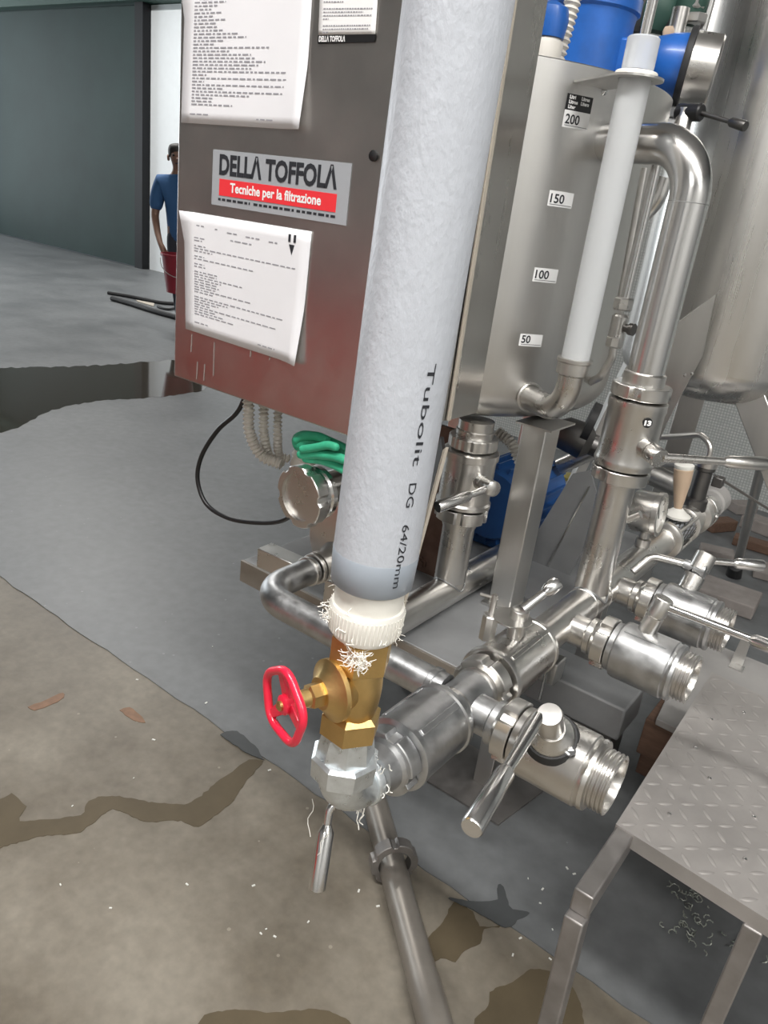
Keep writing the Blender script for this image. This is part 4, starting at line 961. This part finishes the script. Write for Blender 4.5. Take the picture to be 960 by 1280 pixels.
# ================================================================== VALVE 13 AND ITS PIPE
RY = 1.437
vp = thing('riser_pipe', 'polished upright pipe arching over from the header to the tank', 'pipe', V((MX, RY, MZ + .03)))
part('lower_run', MB().lathe(V((MX, RY, MZ + .025)), Z_, [(0, .0345), (.235, .0345), (.236, .0365), (.255, .0365), (.26, .034)], 36), 'steel', vp)
part('weld_bead', MB().tube([V((MX + .0345 * math.cos(q), RY + .0345 * math.sin(q), MZ + math.sqrt(max(0, .0350 ** 2 - (.0345 * math.cos(q)) ** 2)) + .001)) for q in [2 * PI * k / 40 for k in range(40)]], .0025, 6, closed=True), 'steel_worn', vp)
RD = V((-.93, .36, 0)).normalized()
pth = fillet([V((MX, RY, 1.165)), V((MX, RY, 1.598)), V((MX, RY, 1.598)) + RD * .222], .088, 16)
part('upper_run', MB().tube(pth, .0338, 36), 'chrome', vp)
part('weld_bead', MB().ring(V((MX, RY, 1.506)), Z_, .033, .0344, 0, .003), 'steel_worn', vp)
part('drain_stub', MB().cyl(V((MX + .03, RY + .01, .925)), V((MX + .055, RY + .012, .945)), .008, seg=14), 'steel', vp)
v13 = thing('numbered_valve', 'steel valve numbered 13 with a long sideways lever on the riser pipe', 'valve', V((MX, RY, .98)))
c = V((MX, RY, .023))
part('lower_nut', MB().nut(c, Z_, .034, .0560, .982, 1.006, 3, .004), 'steel', v13)
part('body', MB().lathe(c, Z_, [(1.008, .044), (1.010, .0545), (1.020, .0570), (1.026, .0555), (1.036, .0535), (1.118, .0525), (1.126, .0545), (1.140, .0540), (1.144, .046)], 56), 'steel', v13)
part('upper_nut', MB().nut(c, Z_, .034, .0545, 1.146, 1.170, 4, .004), 'steel', v13)
part('upper_ferrule', MB().lathe(c, Z_, [(1.165, .034), (1.170, .0385), (1.190, .0385), (1.193, .034)], 36), 'steel', v13)
s13 = V((.80, -.58, -.10)).normalized(); b13 = c + V((0, 0, 1.068))
part('stem', MB().lathe(b13, s13, [(.045, .0175), (.070, .0175), (.0705, .0150), (.073, .0150), (.0735, .0180), (.100, .0180), (.102, .0165), (.1025, .001)], 32), 'steel', v13)
cq = b13 + s13 * .088
lever(v13, cq + V((.012, .0, 0)), atZ(957, 580, cq.z), .60, .0070, .0115, 'steel')
# badge 13
r = ray(802, 528); a_ = math.atan2(-.62, .78)
nrm = V((math.cos(a_ - .12), math.sin(a_ - .12), 0)); pb = c + nrm * .0535 + V((0, 0, 1.110))
bd = part('number_badge', MB().lathe(pb, nrm, [(0, .0092), (.0012, .0092), (.0014, .001)], 24), 'black_plastic', v13)
tdir = Z_.cross(nrm).normalized()
tx = MB(); text_on(tx, '13', pb + nrm * .0019 - tdir * .0068 - Z_ * .0042, tdir, Z_, .0125, .0008, .0136); part('lettering', tx, 'sticker_white', bd, smooth=0, recalc=False)
# small bore line behind the level tube
th = thing('sampling_line', 'thin steel sampling line with a small tap behind the riser pipe', 'pipe', atY(770, 450, 1.56))
a = atY(822, 200, 1.56); b = atY(781, 375, 1.56)
part('line', MB().cyl(a, b, .0095, seg=16), 'chrome', th)
part('line', MB().cyl(atY(806, 210, 1.60), atY(776, 372, 1.60), .007, seg=12), 'steel', th)
q = atY(779, 380, 1.56)
part('hex_union', MB().lathe(q - V((0, 0, .012)), Z_, [(0, .017), (.003, .020), (.022, .020), (.025, .017)], 8), 'steel', th, smooth=20)
q1 = atY(773, 408, 1.56); part('tap_body', MB().lathe(q1 - V((0, 0, .035)), Z_, [(0, .012), (.005, .0165), (.055, .0165), (.06, .012)], 20), 'steel', th)
part('tap_key', MB().lathe(q1, V((1, -.2, 0)), [(.014, .008), (.024, .008), (.026, .012), (.036, .012)], 14), 'steel_dark', th)
q2 = atY(768, 428, 1.56); part('hex_union', MB().lathe(q2 - V((0, 0, .01)), Z_, [(0, .015), (.003, .018), (.020, .018), (.023, .015)], 8), 'steel', th, smooth=20)
part('tail', MB().tube(fillet([q2, atY(765, 448, 1.56), atY(752, 470, 1.56), on_tank(737, 478, -.01)], .03, 6), .0085, 14), 'steel', th)
# bright bent pipe pieces between tube and riser
q = atY(812, 262, 1.88); 
solo('bent_tube', MB().tube(spline([q + V((-.05, 0, -.05)), q + V((-.015, 0, -.02)), q + V((.012, 0, .02)), q + V((.02, 0, .07))], 8), .016, 16), 'chrome', 'shiny bent tube glimpsed between level tube and riser pipe', 'pipe')

# ================================================================== PRESSURE VESSEL WITH LEGS
VC = V((-.615, 2.60, 0)); VR = .275
ve = thing('filter_vessel', 'tall shiny stainless filter vessel with a dished bottom on splayed legs', 'vessel', VC + V((0, 0, .9)))
pr = []
for k in range(13):
    a = PI / 2 * k / 12; pr.append((1.005 + .10 * (1 - math.cos(a)), VR - .14 + .14 * math.sin(a)))
pr = [(.985, .01), (.992, .08)] + pr
part('shell', MB().lathe(VC, Z_, pr + [(1.4, VR), (1.41, VR + .001), (1.9, VR), (2.6, VR), (2.7, VR * .8), (2.75, .02)], 128), 'steel_tank', ve, smooth=50)
a = atY(930, 478, 2.45); b = atY(975, 598, 2.45); b = a + (b - a) * ((a.z - FZ - .02) / (a.z - b.z))
part('leg', MB().bar(a, b, .012, .085, (1, 0, .3)), 'steel_satin', ve, bevel=.003)
part('leg_flange', MB().bar(a + V((.06, .035, 0)), b + V((.06, .035, 0)), .012, .07, (1, 0, .3)), 'steel_satin', ve, bevel=.003)
for ang, m in ((1.9, 'steel_satin'), (3.6, 'steel_satin')):
    d_ = V((math.cos(ang), math.sin(ang), 0)); a = VC + d_ * .24 + V((0, 0, 1.06)); b = VC + d_ * .46 + V((0, 0, FZ + .02))
    part('leg', MB().bar(a, b, .085, .03, d_), m, ve, bevel=.003)
    part('foot', MB().lathe(VC + d_ * .46 + V((0, 0, FZ)), Z_, [(0, .05), (.012, .05), (.02, .03), (.03, .02)], 24), 'steel_dark', ve)
# folded steel plate (side cover) between tank and vessel
sp_ = thing('side_plate', 'folded stainless cover plate standing between riser pipe and vessel', 'plate', atY(800, 590, 2.05))
yy = 2.12
P = [atY(*p, yy) for p in ((845, 405), (894, 369), (878, 445), (836, 522), (800, 600), (780, 596), (806, 500))]
part('plate', MB().prism(P, (0, .004, 0)), 'steel_satin', sp_, smooth=0)
part('top_fold', MB().prism([P[0], P[1], P[1] + V((.0, .05, .012)), P[0] + V((0, .05, .012))], (0, 0, .003)), 'chrome', sp_, smooth=0)
P2_ = [atY(*p, yy - .035) for p in ((838, 500), (876, 446), (836, 524), (800, 602), (800, 560))]
part('side_fold', MB().prism(P2_, (0, .004, 0)), 'steel_satin', sp_, smooth=0)
for px in ((856, 469), (865, 467)):
    part('rivet', MB().lathe(atY(*px, yy - .037), (0, -1, 0), [(0, .005), (.002, .004), (.003, .001)], 10), 'chrome', sp_)
# gusset plate behind the post
P = [atY(*p, 1.80) for p in ((738, 588), (716, 592), (642, 745), (700, 770), (752, 640))]
for p_ in P: p_.z = max(p_.z, .5995)
gp = thing('gusset_plate', 'sloping grey gusset sheet behind the square post', 'plate', V((-.62, 1.80, .6)))
part('sheet', MB().prism(P, (0, .004, 0)), 'grey_paint', gp, smooth=0)
a, b = atY(737, 608, 1.797), atY(668, 740, 1.797); b = a + (b - a) * min(1, (a.z - .602) / (a.z - b.z)); part('fold_edge', MB().bar(a, b, .004, .004, (0, 1, 0)), 'chrome', gp)
# dark fittings glimpsed behind valve 13
df = thing('pump_fitting', 'dark cast fitting glimpsed behind the numbered valve', 'pipe fitting', atY(725, 590, 1.95))
part('body', MB().lathe(atY(722, 548, 1.95), V((.8, .3, -.2)), [(-.06, .03), (-.04, .045), (.02, .05), (.04, .03), (.09, .03)], 24), 'steel_dark', df)
part('flange', MB().lathe(atY(738, 528, 1.95), V((.8, .3, -.2)), [(-.01, .055), (.01, .055)], 24), 'rubber', df)
solo('cross_pipe', MB().tube([atY(700, 583, 1.97), atY(742, 564, 1.97)], .022, 20), 'steel', 'short steel pipe crossing behind the square post', 'pipe')
solo('cross_pipe', MB().tube([atY(795, 584, 2.4), atY(852, 610, 2.4)], .034, 20), 'steel_satin', 'grey steel pipe passing behind the tan nozzle', 'pipe')
solo('lever_rod', MB().tube([atY(798, 580, 2.3), atY(858, 581, 2.3)], .008, 12), 'steel_worn', 'thin steel rod ending just behind the tan nozzle', 'rod')

# ================================================================== CHECKER-PLATE STEP
HZ = .50
FL, FR, BL = atZ(770, 1030, HZ), atZ(960, 1150, HZ), atZ(890, 840, HZ)
ex_ = (FR - FL).normalized(); ey_ = (BL - FL).normalized()
st_ = thing('checker_step', 'steel step platform with a checker-plate top on tube legs', 'step', V((FL.x + .25, FL.y + .3, FZ)))
W_, D_ = .50, (BL - FL).length
def sp3(x, y, z=0): return FL + ex_ * x + ey_ * y + V((0, 0, z))
part('plate', MB().prism([sp3(0, 0, -.004), sp3(W_, 0, -.004), sp3(W_, D_, -.004), sp3(0, D_, -.004)], (0, 0, .004)), 'checker_steel', st_, smooth=0)
part('front_lip', MB().prism([sp3(.0, .004, -.03), sp3(W_, .004, -.03), sp3(W_, .004, -.004), sp3(0, .004, -.004)], -ey_ * .004), 'checker_steel', st_, smooth=0)
# raised lens-shaped bars, alternating diagonals
def lens_mesh(d_):
    t_ = Z_.cross(d_); L, w_, h = .0165, .0044, .0024; vs = []; fs = []
    for f, k in ((-1, 0), (-.55, .8), (0, 1), (.55, .8), (1, 0)):
        if k == 0: vs.append(d_ * L * f)
        else: vs += [d_ * L * f + t_ * w_ * k, d_ * L * f + V((0, 0, h * k)), d_ * L * f - t_ * w_ * k]
    fs = [(0, 2, 1), (0, 3, 2), (1, 2, 5, 4), (2, 3, 6, 5), (4, 5, 8, 7), (5, 6, 9, 8), (7, 8, 10), (8, 9, 10)]
    me = bpy.data.meshes.new('raised_bar'); me.from_pydata([tuple(q) for q in vs], [], fs); me.shade_smooth(); me.materials.append(MATS['checker_steel']); return me
LM = [lens_mesh((ex_ + ey_).normalized()), lens_mesh((ex_ - ey_).normalized())]
pit = .0345; rest = MB(); cnt = 0; spots = []
for j in range(int(D_ / pit)):
    for i in range(int(W_ / pit)):
        spots.append((i, j))
spots.sort(key=lambda s: s[0] * 1.0 - s[1] * .12)
for i, j in spots:
    p = sp3((i + .5) * pit, (j + .5) * pit, .0002); k = (i + j) % 2
    if cnt < 290:
        o = bpy.data.objects.new('raised_bar', LM[k]); COL.objects.link(o); o.parent = st_; o.location = p - st_.location; cnt += 1
    else:
        rest.add([p + v.co for v in LM[k].vertices], [tuple(f.vertices) for f in LM[k].polygons])
part('raised_bars', rest, 'checker_steel', st_, kind='stuff', recalc=False)
for a, b in ((.066, .10), (.05, .33), (.098, .26), (.19, .22), (.20, .10), (.05, .46), (.10, .55)):
    part('screw', MB().lathe(sp3(a, b, .0005), Z_, [(0, .004), (.002, .0035), (.003, .001)], 10), 'chrome', st_)
tub = .042
nb = atZ(713, 1125, HZ); 
part('side_beam', MB().bar(sp3(.018, .02, -.026), V((nb.x + .010, nb.y + .030, HZ - .026)), .032, .045), 'frame_steel', st_, bevel=.003)
ft_ = atZ(684, 1290, .20)
part('leg', MB().bar(V((nb.x + .010, nb.y + .030, HZ - .048)), V((nb.x + .03, nb.y + .0, FZ)), .032, .034, (0, 1, 0)), 'frame_steel', st_, bevel=.003)
q = atZ(940, 1165, HZ - .03); part('leg', MB().bar(V((q.x, q.y + .02, HZ - .03)), V((q.x - .005, q.y + .02, FZ)), .030, .030, (0, 1, 0)), 'frame_steel', st_, bevel=.003)
for xx, yy_ in ((.03, D_ - .03), (W_ - .03, D_ - .03), (W_ - .03, .03)): part('leg', MB().bar(sp3(xx, yy_, -.004), V((sp3(xx, yy_).x, sp3(xx, yy_).y, FZ)), .034, .034, (0, 1, 0)), 'frame_steel', st_, bevel=.003)
part('side_beam', MB().bar(sp3(W_ - .018, .02, -.02), sp3(W_ - .018, D_ - .02, -.02), .034, .03), 'frame_steel', st_, bevel=.003)
# swarf heaps on the floor under the step
for (px, py, n, lab) in ((858, 1118, 26, 'largest heap of curled grey metal shavings under the step'), (868, 1168, 24, 'heap of curled metal shavings close to the step leg'), (925, 1178, 14, 'small heap of metal shavings beside the step leg')):
    mb = MB(); c = atZ(px, py, .006)
    for _ in range(n):
        p = c + V((R_.gauss(0, .026), R_.gauss(0, .030), R_.uniform(0, .008))); rr = R_.uniform(.005, .010); a0 = R_.uniform(0, 6.3); s = R_.uniform(1.5, 4); tl_ = R_.uniform(-1, 1)
        mb.tube([p + V((rr * math.cos(a0 + s * k / 7), rr * math.sin(a0 + s * k / 7), .001 * k * tl_ + .002 * (k % 2))) for k in range(8)], .0014, 4)
    for v in mb.v: v.z = max(v.z, FZ + .0025)
    solo('metal_shavings', mb, 'swarf', lab, 'shavings', 'metal shavings under the step', kind='stuff', recalc=False)

# ================================================================== FLOOR PIPE WITH RING NUT
a, b = atZ(474, 1025, .034), atZ(549, 1300, .034); a.z = b.z = .0335 + FZ
dd = (b - a).normalized()
fpipe = thing('loose_pipe', 'loose dark steel pipe with a ring nut lying on the concrete', 'pipe', V(((a.x + b.x) / 2, (a.y + b.y) / 2, 0)))
a2 = a - dd * .12
tot = (b - a2).length
part('tube', MB().lathe(a2, dd, [(0, .027), (0, .0320), (tot - .12, .0320), (tot - .115, .0338), (tot, .0338), (tot, .027)], 32), 'steel_brown', fpipe)
rn = a + dd * ((atZ(491, 1083, .034) - a).length)
part('ring_nut', MB().nut(rn + V((0, 0, .0195)), dd + V((.0, 0, .03)), .038, .0555, -.012, .018, 6, .006), 'frame_steel', fpipe)

# ================================================================== LOW GROUND OBJECTS
solo('floor_plate', MB().prism([V((-.80, 1.50, FZ)), V((-.55, 1.50, FZ)), V((-.52, 1.70, FZ)), V((-.78, 1.72, FZ))], (0, 0, .006)), 'frame_steel', 'dark square base plate on the floor under the first valves', 'plate', smooth=0)
rl = thing('skid_rail', 'grey box-section rail on blocks below the outlet valves', 'machine frame', V((-.65, 1.87, FZ)))
part('rail', slab(-1.15, -.39, 1.79, 1.95, .20, .30), 'grey_paint', rl, bevel=.006)
for x in (-1.05, -.46): part('block', slab(x - .05, x + .05, 1.81, 1.93, FZ, .20), 'steel_dark', rl)
q = atZ(678, 850, .30)
bn_ = thing('stub_bracket', 'small bent steel stub bracket rising from the rail end', 'bracket', V((q.x, q.y, .30)))
part('stub', MB().box((q.x, q.y + .02, .335), .035, .03, .034), 'steel_satin', bn_, bevel=.004)
part('pin', MB().cyl((q.x + .015, q.y - .03, .26), (q.x + .015, q.y - .03, .35), .005, seg=10), 'chrome', bn_)
bb = thing('grey_board', 'pale grey board on a brown timber beside the outlet valves', 'board', V((-.1, 2.1, FZ)))
part('board', MB().prism([V((-.318, 1.82, .28)), V((.5, 1.80, .28)), V((.5, 2.36, .28)), V((-.375, 2.36, .28))], (0, 0, .02)), 'board_grey', bb, bevel=.003)
part('timber', slab(-.345, -.22, 1.83, 2.34, .17, .28), 'wood_brown', bb, bevel=.003, label='brown timber bearer')
part('timber', slab(-.345, .45, 1.90, 2.0, .06, .17), 'wood_brown', bb, bevel=.003)
part('timber', slab(-.30, -.20, 1.86, 2.34, FZ, .06), 'wood_brown', bb, bevel=.003)
q = atZ(918, 830, .30)
hk = thing('hook_bracket', 'small upright steel tab on the grey board behind the checker plate', 'bracket', V((q.x, q.y, .30)))
part('tab', MB().prism([V((q.x - .012, q.y, .30)), V((q.x + .022, q.y, .30)), V((q.x + .022, q.y, .392)), V((q.x - .004, q.y, .40))], (0, .004, 0)), 'steel_satin', hk, smooth=0)
part('foot', MB().box((q.x + .01, q.y - .016, .302), .02, .018, .0018), 'steel_satin', hk)
# concrete slabs, bricks, bits of timber on the far floor right of the manifold
g = 'loose masonry beyond the manifold'
jk = [((893, 700), .08, .05, .03, .3, 'masonry', 'broken brick'), ((950, 664), .10, .06, .035, -.2, 'masonry', 'long brick'), ((948, 688), .13, .04, .025, .1, 'wood_brown', 'brown timber offcut'), ((958, 630), .10, .07, .05, .5, 'masonry', 'thick brick'),
      ((926, 640), .07, .05, .03, .9, 'masonry', 'pale stone'), ((898, 662), .04, .09, .03, -.5, 'wood_brown', 'short timber offcut'), ((968, 722), .10, .08, .02, .2, 'masonry', 'flat slab'), ((905, 752), .13, .10, .03, .05, 'masonry', 'wide flat slab')]
for i, (px, hx, hy, hz, an, m, nm) in enumerate(jk):
    q = atZ(*px, FZ); cs_, sn_ = math.cos(an), math.sin(an)
    lab = ['broken brick lying beside the far end of the header pipe', 'long brick lying against the mosaic wall side', 'brown timber offcut lying between the loose bricks', 'thick brick lying by the foot of the mosaic wall', 'pale stone lying near the timber offcuts', 'short timber offcut beside the header pipe end', 'flat slab lying by the grey strut foot', 'wide flat slab in front of the grey strut foot'][i]
    solo('timber_offcut' if 'timber' in nm else 'brick', MB().box((q.x, q.y, FZ + hz + .0005), hx, hy, hz, (V((cs_, sn_, 0)), V((-sn_, cs_, 0)), Z_)), m, lab, 'timber' if 'timber' in nm else 'brick', g, bevel=.006, smooth=0)
a, b = atZ(918, 716, .02), atY(957, 560, 3.0)
su = thing('grey_strut', 'slim pale strut with a black rubber foot leaning beyond the header pipe', 'strut', V((a.x, a.y, FZ)))
b = a + (atY(954, 575, a.y - .5) - a)
part('tube', MB().cyl(a + V((0, 0, .05)), b, .020, seg=16), 'steel_satin', su)
part('foot', MB().lathe(a + V((0, 0, -.016)), b - a, [(0, .036), (.09, .032), (.095, .021)], 12), 'rubber', su)
q = atZ(712, 600, .60); solo('yellow_rag', skin_obj and MB().lathe(V((q.x, q.y, .602)), Z_, [(0, .03), (.012, .034), (.02, .02), (.024, .002)], 9), 'yellow_bit', 'small yellowish lump lying on the tray behind the post', 'debris')
